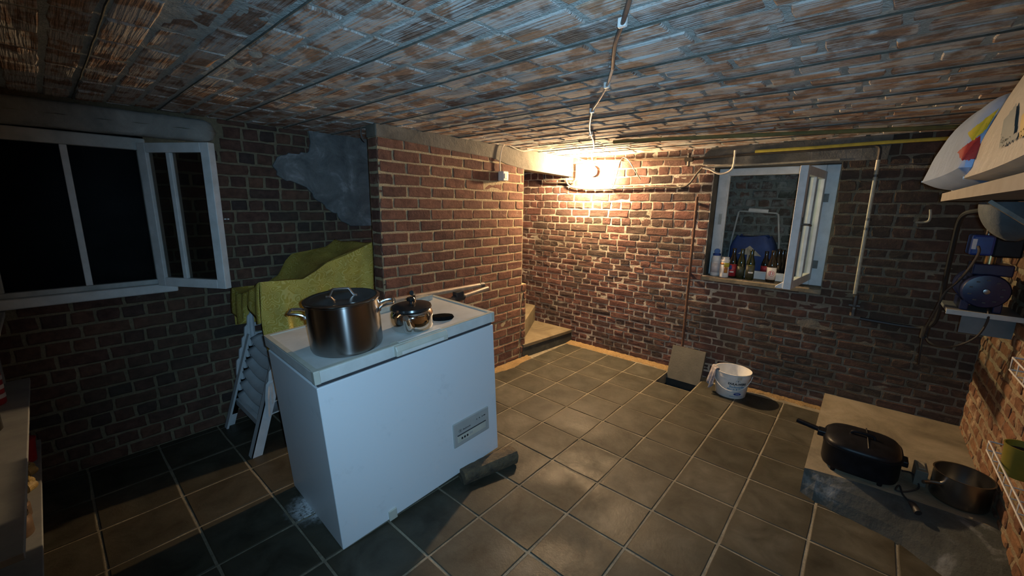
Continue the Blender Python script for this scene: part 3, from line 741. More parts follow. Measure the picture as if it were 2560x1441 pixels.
def sash(par, hinge, free, z0, z1, th, st, bars, mat, handle=False, drip=False, glass=None):
    h = Vector((hinge[0], hinge[1], 0)); f = Vector((free[0], free[1], 0)); d = (f - h); L = d.length; d.normalize(); n = Vector((-d.y, d.x, 0))
    M = Matrix((d, n, Vector((0, 0, 1)))).transposed().to_4x4(); M.translation = h
    s = MB().box((0, -th / 2, z0), (st, th / 2, z1), M).build('sash', mat, par, bevel=0.003)
    MB().box((L - st, -th / 2, z0), (L, th / 2, z1), M).build('stile', mat, s, bevel=0.003)
    MB().box((st, -th / 2, z1 - st), (L - st, th / 2, z1), M).build('rail', mat, s, bevel=0.003)
    MB().box((st, -th / 2, z0), (L - st, th / 2, z0 + st), M).build('rail', mat, s, bevel=0.003)
    xs = [st]
    for b in bars:
        MB().box((b * L - 0.013, -th / 2 + 0.002, z0 + st), (b * L + 0.013, th / 2 - 0.002, z1 - st), M).build('glazing_bar', mat, s, bevel=0.003)
        xs += [b * L]
    xs.append(L - st)
    for a, b in zip(xs[:-1], xs[1:]):
        MB().box((a, -0.0015, z0 + st), (b, 0.0015, z1 - st), M).build('pane', glass or GLASS, s)
    if handle:
        zc = (z0 + z1) / 2 + 0.03
        for sg in (handle,):
            MB().box((L - st * 0.75, sg * th / 2, zc - 0.045), (L - st * 0.25, sg * (th / 2 + 0.004), zc + 0.045), M).build('handle_plate', PIPE_GREY, s)
            g = MB(); g.tube([M @ Vector((L - st * 0.5, sg * th / 2, zc)), M @ Vector((L - st * 0.5, sg * (th / 2 + 0.035), zc)), M @ Vector((L - st * 0.55 - 0.04, sg * (th / 2 + 0.04), zc - 0.004)), M @ Vector((L - st * 0.55 - 0.08, sg * (th / 2 + 0.036), zc - 0.008))], 0.007, 8, 3); g.build('handle', PIPE_GREY, s, smooth=True)
    if drip:
        MB().prism([(0, 0), (0, 0.045), (0.045, 0.0)], 0, 0.01, L - 0.01).v
        g = MB(); g.prism([(drip * th / 2, z0), (drip * th / 2, z0 + 0.05), (drip * (th / 2 + 0.045), z0 + 0.012), (drip * (th / 2 + 0.045), z0)], 0, 0.01, L - 0.01)
        g.v = [M @ v for v in g.v]; g.build('weather_bar', mat, s, bevel=0.003)
    return s
sash(w2, (XW + 0.025, 1.80), (0.105, 1.748), 0.945, 1.735, 0.045, 0.055, [0.5], WOODP, handle=1, drip=-1)

# light shaft behind the right window
wn = mortar_plane('wall_niche', (-1.02, 0, 0), Y3, Z3, X3, 0.7, 2.2, 0.6, 1.95, [], M_NICHE, 0.004, 0.03)
rows = rows_bond(0.62, 1.95, lambda v: 0.078, 'e', 4)
brick_wall(wn, (-1.02, 0, 0), Y3, Z3, X3, lay(0.72, 2.18, rows, 0.21, 0.105, 0.016, 'english', [], 29), B_NICHE, 19, 0.19, 0.088, 0.06, proud=0.006, var=0.004, rough=0.006, twist=0.018)
mb = MB(); mb.box((-1.02, 0.70, 0.5), (-0.58, 0.72, 1.98)); mb.box((-1.02, 2.18, 0.5), (-0.58, 2.2, 1.98)); mb.box((-1.02, 0.70, 1.95), (-0.58, 2.2, 1.98)); mb.box((-1.05, 0.70, 0.60), (-0.575, 2.2, 0.88))
mb.build('shaft_side', M_NICHE, wn, fix=False)

# things on and behind the sill
DARKGL = plain('dark_bottle_glass', (0.020, 0.016, 0.010), (0.014, 0.011, 0.008), 5, 0.10, spec=0.6)
GREENGL = plain('green_bottle_glass', (0.020, 0.026, 0.010), (0.014, 0.019, 0.008), 5, 0.12, spec=0.6)
LAB_RED = plain('label_red', (0.42, 0.03, 0.035), (0.30, 0.02, 0.03), 60, 0.5)
LAB_WHITE = plain('label_white', (0.62, 0.58, 0.56), (0.55, 0.5, 0.48), 60, 0.5)
LAB_OLIVE = plain('label_olive', (0.05, 0.055, 0.03), (0.04, 0.042, 0.025), 60, 0.5)
LAB_YEL = plain('label_yellow', (0.48, 0.42, 0.04), (0.40, 0.34, 0.03), 50, 0.5)
LAB_OR = plain('label_orange', (0.62, 0.25, 0.05), (0.5, 0.2, 0.04), 50, 0.5)
INK_RED = plain('ink_red', (0.45, 0.04, 0.06), None, 50, 0.5)
INK_BLUE = plain('ink_blue', (0.03, 0.07, 0.30), None, 50, 0.5)
INK_CYAN = plain('ink_cyan', (0.10, 0.27, 0.46), None, 50, 0.5)
INK_BLK = plain('ink_black', (0.02, 0.02, 0.025), None, 50, 0.5)
INK_WHT = plain('ink_white', (0.7, 0.7, 0.7), None, 50, 0.5)
BLUE_PL = plain('blue_plastic', (0.02, 0.06, 0.27), (0.015, 0.045, 0.2), 20, 0.4)
def face_az(p):   # direction of the camera seen from p
    return math.atan2(CC[1] - p[1], CC[0] - p[0])
def wrap_patch(par, p, r, a0, a1, z0, z1, mat, name, n=8, lift=0.0008):
    mb = MB(); mb.grid(lambda u, v: Vector((p[0] + (r + lift) * math.cos(a0 + (a1 - a0) * u), p[1] + (r + lift) * math.sin(a0 + (a1 - a0) * u), p[2] + z0 + (z1 - z0) * v)), n, 1)
    return mb.build(name, mat, par, smooth=True, solid=0.0006)
def bottle(p, label, mat, h=0.245, r=0.0305, lab=None, neck=None, group='beer bottles in the window'):
    t = thing('beer_bottle', label, 'bottle', p, group=group)
    M = Matrix.Translation(p)
    b = MB().lathe([(0, 0.002), (r * 0.9, 0), (r, 0.006), (r, h * 0.52), (r * 0.93, h * 0.6), (r * 0.5, h * 0.78), (r * 0.43, h * 0.94), (r * 0.5, h * 0.945), (r * 0.5, h * 0.985), (r * 0.42, h), (0, h)], 18, M).build('glass', mat, t, smooth=True)
    az = face_az(p)
    if lab: wrap_patch(t, p, r, az - 1.5, az + 1.5, h * lab[1], h * lab[2], lab[0], 'label', 14)
    if neck: 
        MB().lathe([(r * 0.66, h * 0.69), (r * 0.80, h * 0.645), (r * 0.81, h * 0.645), (r * 0.67, h * 0.69)], 16, M).build('neck_label', neck, t, smooth=True)
    return t
def zsill(p): return (p[0], p[1], 0.8985 + (0 if True else 0))
def sp(px, py, x=None):
    q = at(px, py, 2, 0.90); 
    if x is None: return (max(min(q[0], -0.432), -0.485), q[1], 0.8985)
    k = (x - CC[0]) / (q[0] - CC[0]); return (x, CC[1] + (q[1] - CC[1]) * k, 0.8985)
b1 = bottle(sp(1829, 690, -0.465), 'dark beer bottle with red label beside the yellow bottle', DARKGL, lab=(LAB_RED, 0.06, 0.47), neck=LAB_RED)
p = sp(1829, 690, -0.465); az = face_az(p)
wrap_patch(b1, p, 0.0305, az - 0.9, az - 0.2, 0.07, 0.105, INK_BLUE, 'label_emblem', 6, 0.002)
wrap_patch(b1, p, 0.0305, az - 0.7, az + 0.35, 0.045, 0.055, INK_WHT, 'label_lettering', 6, 0.002)
bottle(sp(1849, 694, -0.455), 'plain dark green bottle before blue trolley bag', GREENGL, lab=(LAB_OLIVE, 0.1, 0.42))
b3 = bottle(sp(1872, 698, -0.445), 'dark bottle with olive label and white lettering strip', GREENGL, lab=(LAB_OLIVE, 0.08, 0.50))
p = sp(1872, 698, -0.445); az = face_az(p)
wrap_patch(b3, p, 0.0305, az - 0.35, az + 0.75, 0.055, 0.068, INK_WHT, 'label_lettering', 6, 0.002)
wrap_patch(b3, p, 0.0305, az - 0.5, az + 0.3, 0.118, 0.122, LAB_YEL, 'label_stripe', 6, 0.002)
b4 = bottle(sp(1925, 701, -0.452), 'dark bottle with white label and red round emblem', DARKGL, lab=(LAB_WHITE, 0.09, 0.47), r=0.033, h=0.25)
p = sp(1925, 701, -0.452); az = face_az(p)
def bendf(p, r, az, zc, lift=0.0016):
    return lambda v: Vector((p[0] + (r + lift) * math.cos(az + v.x / r), p[1] + (r + lift) * math.sin(az + v.x / r), p[2] + zc + v.y)) - Vector(p)
text_mesh('D', 0.036, 'label_letter', INK_RED, b4, None, bendf(p, 0.033, az + 0.1, 0.072), 0.0008)
mb = MB()
for k in range(14):
    a = 2 * PI * k / 14; a2 = 2 * PI * (k + 1) / 14
    mb.add([bendf(p, 0.033, az + 0.1, 0.072)(Vector((rr * math.cos(x), rr * math.sin(x), 0))) + Vector(p) for rr, x in ((0.019, a), (0.022, a), (0.022, a2), (0.019, a2))], [(0, 1, 2, 3)])
mb.build('label_ring', INK_RED, b4)
ZN = 0.88
bottle((-0.625, 1.497, ZN), 'dark bottle with small red label behind white window rail', DARKGL, lab=(LAB_RED, 0.3, 0.5))
bottle((-0.62, 1.583, ZN), 'tall black bottle directly behind the white label bottle', DARKGL, h=0.27)
bottle((-0.69, 1.60, ZN), 'black bottle furthest back behind the white label bottle', DARKGL, h=0.26)
bottle((-0.63, 1.705, ZN), 'black bottle half hidden by open window sash', DARKGL, h=0.25, r=0.034)
# white bottle with blue disc cap
p = sp(1787, 684, -0.478)
t = thing('spray_bottle', 'white plastic bottle with round blue top at sill end', 'bottle', p)
MB().lathe([(0, 0), (0.036, 0), (0.04, 0.008), (0.04, 0.115), (0.036, 0.122), (0.038, 0.128), (0.037, 0.15), (0.028, 0.172), (0, 0.175)], 20, Matrix.Translation(p)).build('body', WHITE_PL, t, smooth=True)
MB().lathe([(0.03, 0.172), (0.031, 0.174), (0.031, 0.188), (0.026, 0.19), (0, 0.19)], 18, Matrix.Translation(p)).build('cap', BLUE_PL, t, smooth=True)
az = face_az(p)
MB().lathe([(0, -0.008), (0.022, -0.008), (0.024, 0), (0.022, 0.008), (0, 0.008)], 18, Matrix.Translation((p[0], p[1], p[2] + 0.207)) @ Matrix.Rotation(az, 4, 'Z') @ Matrix.Rotation(PI / 2, 4, 'Y')).build('disc_top', BLUE_PL, t, smooth=True)
wrap_patch(t, p, 0.04, az - 1.1, az + 1.1, 0.03, 0.11, LAB_WHITE, 'label', 10)
# white bottle with yellow label
p = sp(1809, 690, -0.447); az = face_az(p)
t = thing('detergent_bottle', 'white bottle with yellow and orange label on the sill', 'bottle', p)
MB().lathe([(0, 0), (0.033, 0), (0.036, 0.006), (0.036, 0.12), (0.032, 0.128), (0, 0.13)], 20, Matrix.Translation(p)).build('body', WHITE_PL, t, smooth=True)
MB().lathe([(0.033, 0.128), (0.036, 0.131), (0.036, 0.140), (0.029, 0.152), (0.029, 0.168), (0, 0.169)], 20, Matrix.Translation(p)).build('cap', WHITE_PL, t, smooth=True)
wrap_patch(t, p, 0.036, az - 0.15, az + 1.2, 0.088, 0.122, LAB_YEL, 'label', 8)
wrap_patch(t, p, 0.036, az - 0.1, az + 0.7, 0.038, 0.088, LAB_OR, 'label', 8)
wrap_patch(t, p, 0.036, az - 1.3, az - 0.2, 0.105, 0.122, LAB_OR, 'label', 8)
text_mesh('D', 0.03, 'label_letter', INK_BLK, t, None, bendf(p, 0.036, az + 0.3, 0.07), 0.0006)
# blue trolley bag behind the window
TB = (-0.80, 1.30, ZN)
BAG = plain('blue_nylon', (0.022, 0.055, 0.19), (0.014, 0.034, 0.12), 14, 0.7, bump=0.4, bscale=25)
t = thing('trolley_bag', 'blue shopping trolley bag with wire frame in light shaft', 'bag', TB)
def bagf(u, v):
    a = 2 * PI * u; z = v
    rx, ry = 0.11, 0.17
    k = 1 - 0.25 * max(0, z - 0.75) / 0.25 if z > 0.75 else 1
    ca, sa = math.cos(a), math.sin(a)
    e = 0.35
    x = math.copysign(abs(ca) ** e, ca) * rx * k; y = math.copysign(abs(sa) ** e, sa) * ry * k
    return Vector((TB[0] + x, TB[1] + 0.06 + y, TB[2] + 0.02 + z * 0.33 + 0.012 * math.sin(5 * a) * z))
mb = MB(); mb.grid(bagf, 32, 10); mb.lathe([(0, 0.33), (0.05, 0.345), (0.128, 0.35)], 16, Matrix.Translation((TB[0], TB[1] + 0.06, TB[2])) , 0.62, 0.98); mb.build('bag_body', BAG, t, smooth=True)
MB().add([(TB[0] + 0.118, TB[1] - 0.03, ZN + 0.20), (TB[0] + 0.118, TB[1] + 0.15, ZN + 0.19), (TB[0] + 0.116, TB[1] + 0.055, ZN + 0.275)], [(0, 1, 2)]).build('triangle_flap', PIPE_CREAM, t, solid=0.006)
MB().tube([(TB[0] + 0.118, TB[1] + 0.05, ZN + 0.26), (TB[0] + 0.125, TB[1] + 0.05, ZN + 0.12)], 0.008, 6).build('strap', PIPE_CREAM, t)
fr = MB(); fr.tube([(TB[0] - 0.02, TB[1] - 0.14, ZN + 0.004), (TB[0] - 0.04, TB[1] - 0.13, ZN + 0.3), (TB[0] - 0.05, TB[1] - 0.10, ZN + 0.555), (TB[0] - 0.05, TB[1] - 0.09, ZN + 0.565), (TB[0] - 0.05, TB[1] + 0.19, ZN + 0.55), (TB[0] - 0.05, TB[1] + 0.205, ZN + 0.54), (TB[0] - 0.04, TB[1] + 0.24, ZN + 0.3), (TB[0] - 0.02, TB[1] + 0.26, ZN + 0.004)], 0.0075, 8); fr.build('wire_frame', WOODPG, t, smooth=True)
MB().tube([(TB[0] - 0.05, TB[1] - 0.02, ZN + 0.575), (TB[0] - 0.05, TB[1] + 0.13, ZN + 0.565)], 0.017, 8).build('handle_grip', WOODP, t, smooth=True)

# ------------------------------------------------------------------ left window
w1 = thing('window_1', None, None, (3.15, YL, 0.94), kind='structure')
MB().box((2.845, YL - 0.03, 1.722), (3.9, YL + 0.018, 1.785)).build('head', WOODPG, w1, bevel=0.006)
MB().box((2.80, YL - 0.03, 0.935), (3.9, YL + 0.045, 0.985)).build('sill', WOODP, w1, bevel=0.008)
MB().box((2.84, YL - 0.03, 0.985), (3.9, YL + 0.015, 1.012)).build('bottom_rail', WOODPG, w1, bevel=0.004)
MB().box((2.845, YL - 0.03, 1.012), (2.885, YL + 0.012, 1.722)).build('jamb', WOODPG, w1, bevel=0.004)
MB().box((3.44, YL - 0.03, 1.012), (3.49, YL + 0.012, 1.722)).build('jamb', WOODPG, w1, bevel=0.004)
MB().box((3.143, YL - 0.025, 1.012), (3.170, YL + 0.008, 1.722)).build('glazing_bar', WOODP, w1, bevel=0.003)
MB().box((2.885, YL - 0.012, 1.012), (3.143, YL - 0.009, 1.722)).build('pane', GLASS_D, w1)
MB().box((3.170, YL - 0.012, 1.012), (3.44, YL - 0.009, 1.722)).build('pane', GLASS_D, w1)
s1 = sash(w1, (2.872, YL + 0.04), (2.638, -0.545), 0.98, 1.757, 0.04, 0.05, [0.42], WOODP, glass=GLASS_D)
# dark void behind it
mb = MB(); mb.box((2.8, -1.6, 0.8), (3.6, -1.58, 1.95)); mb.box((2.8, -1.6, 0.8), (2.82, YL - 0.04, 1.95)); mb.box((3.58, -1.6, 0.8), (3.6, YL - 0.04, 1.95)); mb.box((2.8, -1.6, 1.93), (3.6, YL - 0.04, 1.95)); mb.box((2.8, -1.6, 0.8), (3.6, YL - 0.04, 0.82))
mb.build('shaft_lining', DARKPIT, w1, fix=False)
# rounded concrete lintel
def lint(u, v):
    x = 2.512 + u * 1.3
    a = v * 2 * PI
    k = min(1.0, math.sqrt(max(0.02, 1 - max(0, (0.05 - u) / 0.05) ** 2)))
    e = 0.55
    ca, sa = math.cos(a), math.sin(a)
    return Vector((x, YL + 0.005 + math.copysign(abs(ca) ** e, ca) * 0.05 * k + 0.004 * nz(x, a), 1.862 - 0.012 * u + math.copysign(abs(sa) ** e, sa) * 0.064 * k + 0.004 * nz(x * 1.3, a, 2)))
mb = MB(); mb.grid(lint, 50, 20); mb.f.append(tuple(51 * j for j in range(20)))
o = mb.build('trim_3', CONC_GREY, smooth=True); o['kind'] = 'structure'
# little nail peg in the brickwork
p = at(566, 548, 1, YL + 0.006)
t = thing('wall_peg', 'tiny pale peg in dark brickwork right of left window', 'peg', tuple(p))
MB().bar((p[0] - 0.014, YL + 0.009, p[2]), (p[0] + 0.014, YL + 0.009, p[2]), 0.012, 0.008).build('peg', WHITE_PL, t, bevel=0.002)
MB().tube([(p[0], YL - 0.005, p[2]), (p[0], YL + 0.018, p[2])], 0.004, 6).build('nail', PIPE_GREY, t)

# ------------------------------------------------------------------ chest freezer
ENAMEL = (lambda: (lambda t: (t.bump(t.noise(90, 3, 0.6), 0.06, 0.002), t.base(t.mix(t.math('MULTIPLY', t.step(t.noise(5, 7, 0.75), 0.56, 0.72), 0.30), (0.72, 0.75, 0.77, 1), (0.42, 0.45, 0.46, 1)), 0.38, 0, 0.45))[1])(NT('freezer_enamel')))()
LIDM = plain('freezer_lid', (0.66, 0.68, 0.66), (0.52, 0.53, 0.50), 7, 0.45)
GASKET = plain('gasket', (0.05, 0.05, 0.055), (0.03, 0.03, 0.033), 20, 0.6)
CREAM_PL = plain('aged_plastic', (0.56, 0.56, 0.48), (0.46, 0.46, 0.39), 12, 0.45)
PANEL_PL = plain('panel_plastic', (0.42, 0.43, 0.41), (0.36, 0.37, 0.35), 12, 0.45)
FR = Matrix(((0.9966336615331135, 0.04138869729957594, 0.07076948802233535, 1.66836293), (-0.04194354810907742, 0.9990996651308979, 0.006371648715155243, 0.06029532),
             (-0.07044205754462954, -0.009318523014507524, 0.9974723463122711, 0.0719), (0, 0, 0, 1)))
FW, FD, FH = 0.938, 0.588, 0.837
fz = thing('chest_freezer', 'white chest freezer standing tilted on a wooden log', 'freezer', mat=FR)
def loc(mbx, name, mat, par, **k): return mbx.build(name, mat, par, world=False, **k)
loc(MB().box((0.004, 0.012, 0), (FW - 0.004, FD, 0.766)), 'body', ENAMEL, fz, bevel=0.004)
loc(MB().box((0.012, 0.02, 0.766), (FW - 0.012, FD - 0.008, 0.782)), 'gasket', GASKET, fz)
lid = MB()
lid.box((0, 0, 0.782), (FW, FD + 0.004, FH - 0.004))
lid_o = loc(lid, 'lid', LIDM, fz, bevel=0.004)
rim = MB(); rim.box((0, FD - 0.018, FH - 0.004), (FW, FD + 0.004, FH)); rim.box((0, 0, FH - 0.004), (FW, 0.02, FH)); rim.box((0, 0.02, FH - 0.004), (0.02, FD - 0.018, FH)); rim.box((FW - 0.02, 0.02, FH - 0.004), (FW, FD - 0.018, FH))
loc(rim, 'lid_trim', CREAM_PL, lid_o)
loc(MB().box((FW - 0.022, FD - 0.022, 0.782), (FW + 0.002, FD + 0.007, FH + 0.001)), 'corner_cap', CREAM_PL, lid_o, bevel=0.003)
loc(MB().box((-0.002, FD - 0.022, 0.782), (0.022, FD + 0.007, FH + 0.001)), 'corner_cap', CREAM_PL, lid_o, bevel=0.003)
hd = MB(); hd.prism([(FD + 0.002, 0.784), (FD + 0.026, 0.788), (FD + 0.026, 0.812), (FD + 0.016, 0.832), (FD - 0.03, 0.8385), (FD - 0.03, 0.80)], 0, 0.325, 0.60)
ho = loc(hd, 'lid_handle', CREAM_PL, fz, bevel=0.003)
loc(MB().box((0.35, FD + 0.0255, 0.792), (0.575, FD + 0.0275, 0.806)), 'grip_strip', WHITE_PL, ho, bevel=0.001)
loc(MB().box((0.34, FD - 0.02, 0.838), (0.57, FD - 0.004, 0.8405)), 'grip_strip', WHITE_PL, ho, bevel=0.001)
pn = loc(MB().box((0.072, FD - 0.004, 0.164), (0.32, FD + 0.007, 0.305)), 'control_panel', PANEL_PL, fz, bevel=0.005)
loc(MB().box((0.098, FD + 0.0055, 0.188), (0.297, FD + 0.0078, 0.228)), 'dial_recess', CREAM_PL, pn, bevel=0.0008)
loc(MB().box((0.098, FD + 0.0065, 0.228), (0.297, FD + 0.0105, 0.232)), 'recess_lip', GASKET, pn)
for k in range(3): loc(MB().box((0.262 - k * 0.018, FD + 0.0068, 0.200), (0.272 - k * 0.018, FD + 0.0092, 0.211)), 'button', INK_BLK, pn)
loc(MB().box((0.195, FD + 0.0068, 0.202), (0.216, FD + 0.0086, 0.213)), 'switch', PANEL_PL, pn)
Mt = lambda x, z: Matrix.Translation((x, FD + 0.0073, z)) @ Matrix.Rotation(PI, 4, 'Z') @ Matrix.Rotation(PI / 2, 4, 'X')
text_mesh('Bauknecht', 0.0125, 'lettering', INK_BLK, pn, Mt(0.232, 0.252), None, 0.0003)
text_mesh('B', 0.012, 'lettering', INK_BLK, pn, Mt(0.276, 0.252), None, 0.0003)
mb = MB()
for k in range(16):
    a, b = 2 * PI * k / 16, 2 * PI * (k + 1) / 16
    mb.add([(0.276 + r * math.cos(x), FD + 0.0074, 0.252 + r * 0.85 * math.sin(x)) for r, x in ((0.009, a), (0.0105, a), (0.0105, b), (0.009, b))], [(0, 1, 2, 3)])
loc(mb, 'logo_ring', INK_BLK, pn)
for k, wd in ((0, 0.014), (1, 0.006), (2, 0.006), (3, 0.005)):
    loc(MB().box((0.098 + k * 0.020, FD + 0.0068, 0.264), (0.098 + k * 0.020 + wd, FD + 0.0076, 0.269)), 'printed_mark', INK_BLK, pn)
loc(MB().box((0.675, FD - 0.004, -0.006), (0.715, FD + 0.008, 0.045)), 'drain_cover', CREAM_PL, fz, bevel=0.002)
for x, y in ((0.06, 0.06), (0.88, 0.06), (0.88, 0.53)):
    zz = (0.012 if x > 0.5 else 0.06)
    loc(MB().lathe([(0, -zz), (0.016, -zz), (0.018, 0.0), (0, 0.0)], 10, Matrix.Translation((x, y, 0))), 'foot', GASKET, fz)
# log under it
LOGM = plain('old_log', (0.13, 0.095, 0.05), (0.05, 0.04, 0.028), 22, 0.9, bump=0.9, bscale=45, dist=0.012)
t = thing('wooden_log', 'dark split log wedged under front corner of freezer', 'log', (1.83, 0.64, 0))
p0, p1 = Vector((1.99, 0.655, 0.036)), Vector((1.665, 0.735, 0.042))
mb = MB()
def logf(u, v):
    a = 2 * PI * v; d = (p1 - p0).normalized(); s = Vector((-d.y, d.x, 0)); k = 0.9 + 0.25 * u
    ca, sa = math.cos(a), math.sin(a)
    r = 1 + 0.13 * math.sin(3 * a + 1) + 0.05 * nz(u * 2, v * 3)
    return p0.lerp(p1, u) + s * (ca * 0.052 * k * r) + Vector((0, 0, max(-0.034, sa * 0.046 * k * r)))
mb.grid(logf, 14, 14); mb.f.append(tuple(15 * j for j in range(14))); mb.f.append(tuple(15 * j + 14 for j in range(14)))
mb.build('log', LOGM, t, smooth=True)
MB().box((1.70, 0.715, 0.05), (1.73, 0.74, 0.08)).build('splinter', LOGM, t)

# ------------------------------------------------------------------ pots on the freezer
def steel(name, r=0.16, c=(0.43, 0.415, 0.395), bump=0.0, aniso=0.0):
    t = NT(name)
    if bump:
        v = t.mp((1, 1, 160)); t.bump(t.noise(1.0, 2, 0.5, v), bump, 0.002)
    if aniso:
        tg = t.n('ShaderNodeTangent', direction_type='RADIAL', axis='Z'); t.l(tg.outputs[0], t.b.inputs['Tangent'])
        t.b.inputs['Anisotropic'].default_value = aniso; t.b.inputs['Anisotropic Rotation'].default_value = 0.25
    return t.base(c + (1,), r, 1.0)
STEEL = steel('stainless_steel', 0.17); STEEL_A = steel('brushed_steel', 0.27, (0.33, 0.31, 0.295), 0.0, 0.93); STEEL_H = steel('handle_steel', 0.2, (0.8, 0.79, 0.77)); STEEL_P = steel('polished_steel', 0.07, (0.68, 0.66, 0.62)); STEEL_D = steel('dull_steel', 0.3, (0.26, 0.255, 0.245))
MATTE = plain('matte_black_bristle', (0.008, 0.008, 0.008), (0.005, 0.005, 0.005), 40, 1.0, bump=0.8, bscale=150, spec=0.02)
BAKEL = plain('black_bakelite', (0.018, 0.017, 0.017), (0.012, 0.012, 0.012), 20, 0.25)
PC, PR, PH = (0.726, 0.428), 0.147, 0.212
def on_lid(name, label, cat, x, y, rz=0.0): return thing(name, label, cat, mat=FR @ Matrix.Translation((x, y, FH - 0.0035)) @ Matrix.Rotation(rz, 4, 'Z'))
t = on_lid('stock_pot', 'large stainless steel stock pot on freezer lid', 'pot', *PC)
loc(MB().lathe([(0, 0), (PR - 0.014, 0), (PR - 0.004, 0.006), (PR, 0.018), (PR, PH - 0.004), (PR + 0.006, PH), (PR + 0.006, PH + 0.003), (PR - 0.003, PH + 0.001), (PR - 0.003, 0.01), (0, 0.01)], 64), 'body', STEEL_A, t, smooth=True)
def loop(par, cx, cy, ang, z, w, out, r, mat, name):
    ca, sa = math.cos(ang), math.sin(ang); T_ = lambda rad, tan, dz: (cx + ca * rad - sa * tan, cy + sa * rad + ca * tan, z + dz)
    return loc(MB().tube([T_(0, -w, -0.022), T_(0.004, -w, -0.006), T_(out * 0.5, -w, 0.004), T_(out * 0.92, -w * 0.95, 0.006), T_(out, -w * 0.7, 0.006), T_(out, w * 0.7, 0.006), T_(out * 0.92, w * 0.95, 0.006), T_(out * 0.5, w, 0.004), T_(0.004, w, -0.006), T_(0, w, -0.022)], r, 8, 3), name, mat, par, smooth=True)
haz = math.radians(-28)
for a in (haz, haz + PI):
    loop(t, PR * math.cos(a), PR * math.sin(a), a, PH - 0.038, 0.038, 0.058, 0.0055, STEEL_H, 'side_handle')
t = on_lid('pot_lid', 'steel lid with bent wire handle on stock pot', 'lid', *PC)
t.matrix_world = FR @ Matrix.Translation((PC[0], PC[1], FH - 0.0035 + PH + 0.0032)); MW[t.name] = t.matrix_world.copy()
loc(MB().lathe([(0, 0.001), (PR - 0.02, 0.001), (PR + 0.005, 0.0), (PR + 0.007, 0.004), (PR - 0.004, 0.009), (PR - 0.018, 0.006), (PR - 0.03, 0.006), (PR * 0.5, 0.011), (0, 0.013)], 64), 'plate', STEEL, t, smooth=True)
ha = math.radians(-35); ca, sa = math.cos(ha), math.sin(ha)
loc(MB().tube([(ca * s, sa * s, z) for s, z in ((-0.062, 0.011), (-0.052, 0.012), (-0.044, 0.02), (-0.034, 0.038), (-0.024, 0.042), (0.024, 0.042), (0.034, 0.038), (0.044, 0.02), (0.052, 0.012), (0.062, 0.011))], 0.0058, 8, 3), 'handle', STEEL_H, t, smooth=True)
# kettle
KC, KR = (0.412, 0.455), 0.101
t = on_lid('kettle', 'shiny steel kettle with black lid beside stock pot', 'kettle', *KC)
KM = Matrix.Diagonal((1, 1, 1.18, 1)); t.matrix_world = t.matrix_world @ KM; MW[t.name] = t.matrix_world.copy()
loc(MB().lathe([(0, 0), (KR - 0.02, 0), (KR - 0.006, 0.006), (KR, 0.02), (KR, 0.055), (KR - 0.002, 0.068), (KR - 0.012, 0.082), (KR - 0.022, 0.088), (0, 0.088)], 56), 'body', STEEL_P, t, smooth=True)
lk = loc(MB().lathe([(KR - 0.008, 0.084), (KR - 0.005, 0.088), (KR - 0.008, 0.096), (KR - 0.03, 0.101), (0.03, 0.106), (0, 0.106)], 48), 'lid', BAKEL, t, smooth=True)
loc(MB().lathe([(0.008, 0.104), (0.008, 0.112), (0.019, 0.117), (0.021, 0.124), (0.016, 0.130), (0, 0.132)], 20), 'knob', BAKEL, lk, smooth=True)
sa_ = math.radians(48)   # spout direction in lid coordinates
sx, sy = math.cos(sa_), math.sin(sa_)
loc(MB().tube([(sx * r, sy * r, z) for r, z in ((0.06, 0.03), (0.108, 0.032), (0.132, 0.046), (0.146, 0.068), (0.160, 0.086))], [0.03, 0.026, 0.02, 0.016, 0.014], 14, 0), 'spout', STEEL_P, t, smooth=True)
hx, hy = -sx, -sy
loc(MB().tube([(hx * r, hy * r, z) for r, z in ((0.088, 0.078), (0.094, 0.105), (0.084, 0.125), (0.06, 0.133))], 0.008, 8, 4), 'handle_bracket', STEEL_P, t, smooth=True)
loc(MB().tube([(hx * r, hy * r, z) for r, z in ((0.07, 0.131), (0.045, 0.136), (0.035, 0.14))], 0.011, 8, 3), 'handle_grip', BAKEL, t, smooth=True)
# scouring brush
t = on_lid('brush_head', 'flat black oval brush lying right of the kettle', 'brush', 0.245, 0.462, math.radians(-40))
loc(MB().lathe([(0, 0), (0.032, 0.0), (0.036, 0.008), (0.033, 0.020), (0, 0.024)], 14, None, 1.75, 1.0), 'pad', MATTE, t, smooth=True)
loc(MB().box((0.05, -0.008, 0.003), (0.09, 0.008, 0.011)), 'handle', PIPE_BROWN, t, bevel=0.002)
# tubes with black clamps, and a flat dusty board beneath them
TUBEM = plain('worn_tube', (0.42, 0.33, 0.24), (0.28, 0.22, 0.17), 25, 0.45, 0.3)
DUSTY = plain('dusty_board', (0.50, 0.48, 0.40), (0.33, 0.32, 0.28), 30, 0.8)
def on_plane(px, py, y):      # ray against local plane y = const of the freezer
    Fi = FR.inverted(); c = Fi @ Vector(CC); d = Fi.to_3x3() @ Vector(RC.T @ np.array([(px - 1280) / FPX, (py - 720.5) / FPX, 1.0]))
    s = (y - c.y) / d.y; return c + d * s
a0 = on_plane(985, 752, 0.06); a1 = on_plane(1205, 713, 0.0)
t = thing('steel_tube', 'long pale tube lying behind kettle, upper of two', 'tube', mat=FR)
loc(MB().tube([tuple(a0), tuple(a1)], 0.0175, 12), 'tube', TUBEM, t, smooth=True)
loc(MB().tube([tuple(a1.lerp(a0, -0.02)), tuple(a1.lerp(a0, 0.03))], 0.019, 12), 'end_cap', PIPE_GREY, t, smooth=True)
b0 = on_plane(1078, 768, 0.14); b1 = on_plane(1219, 721, 0.05)
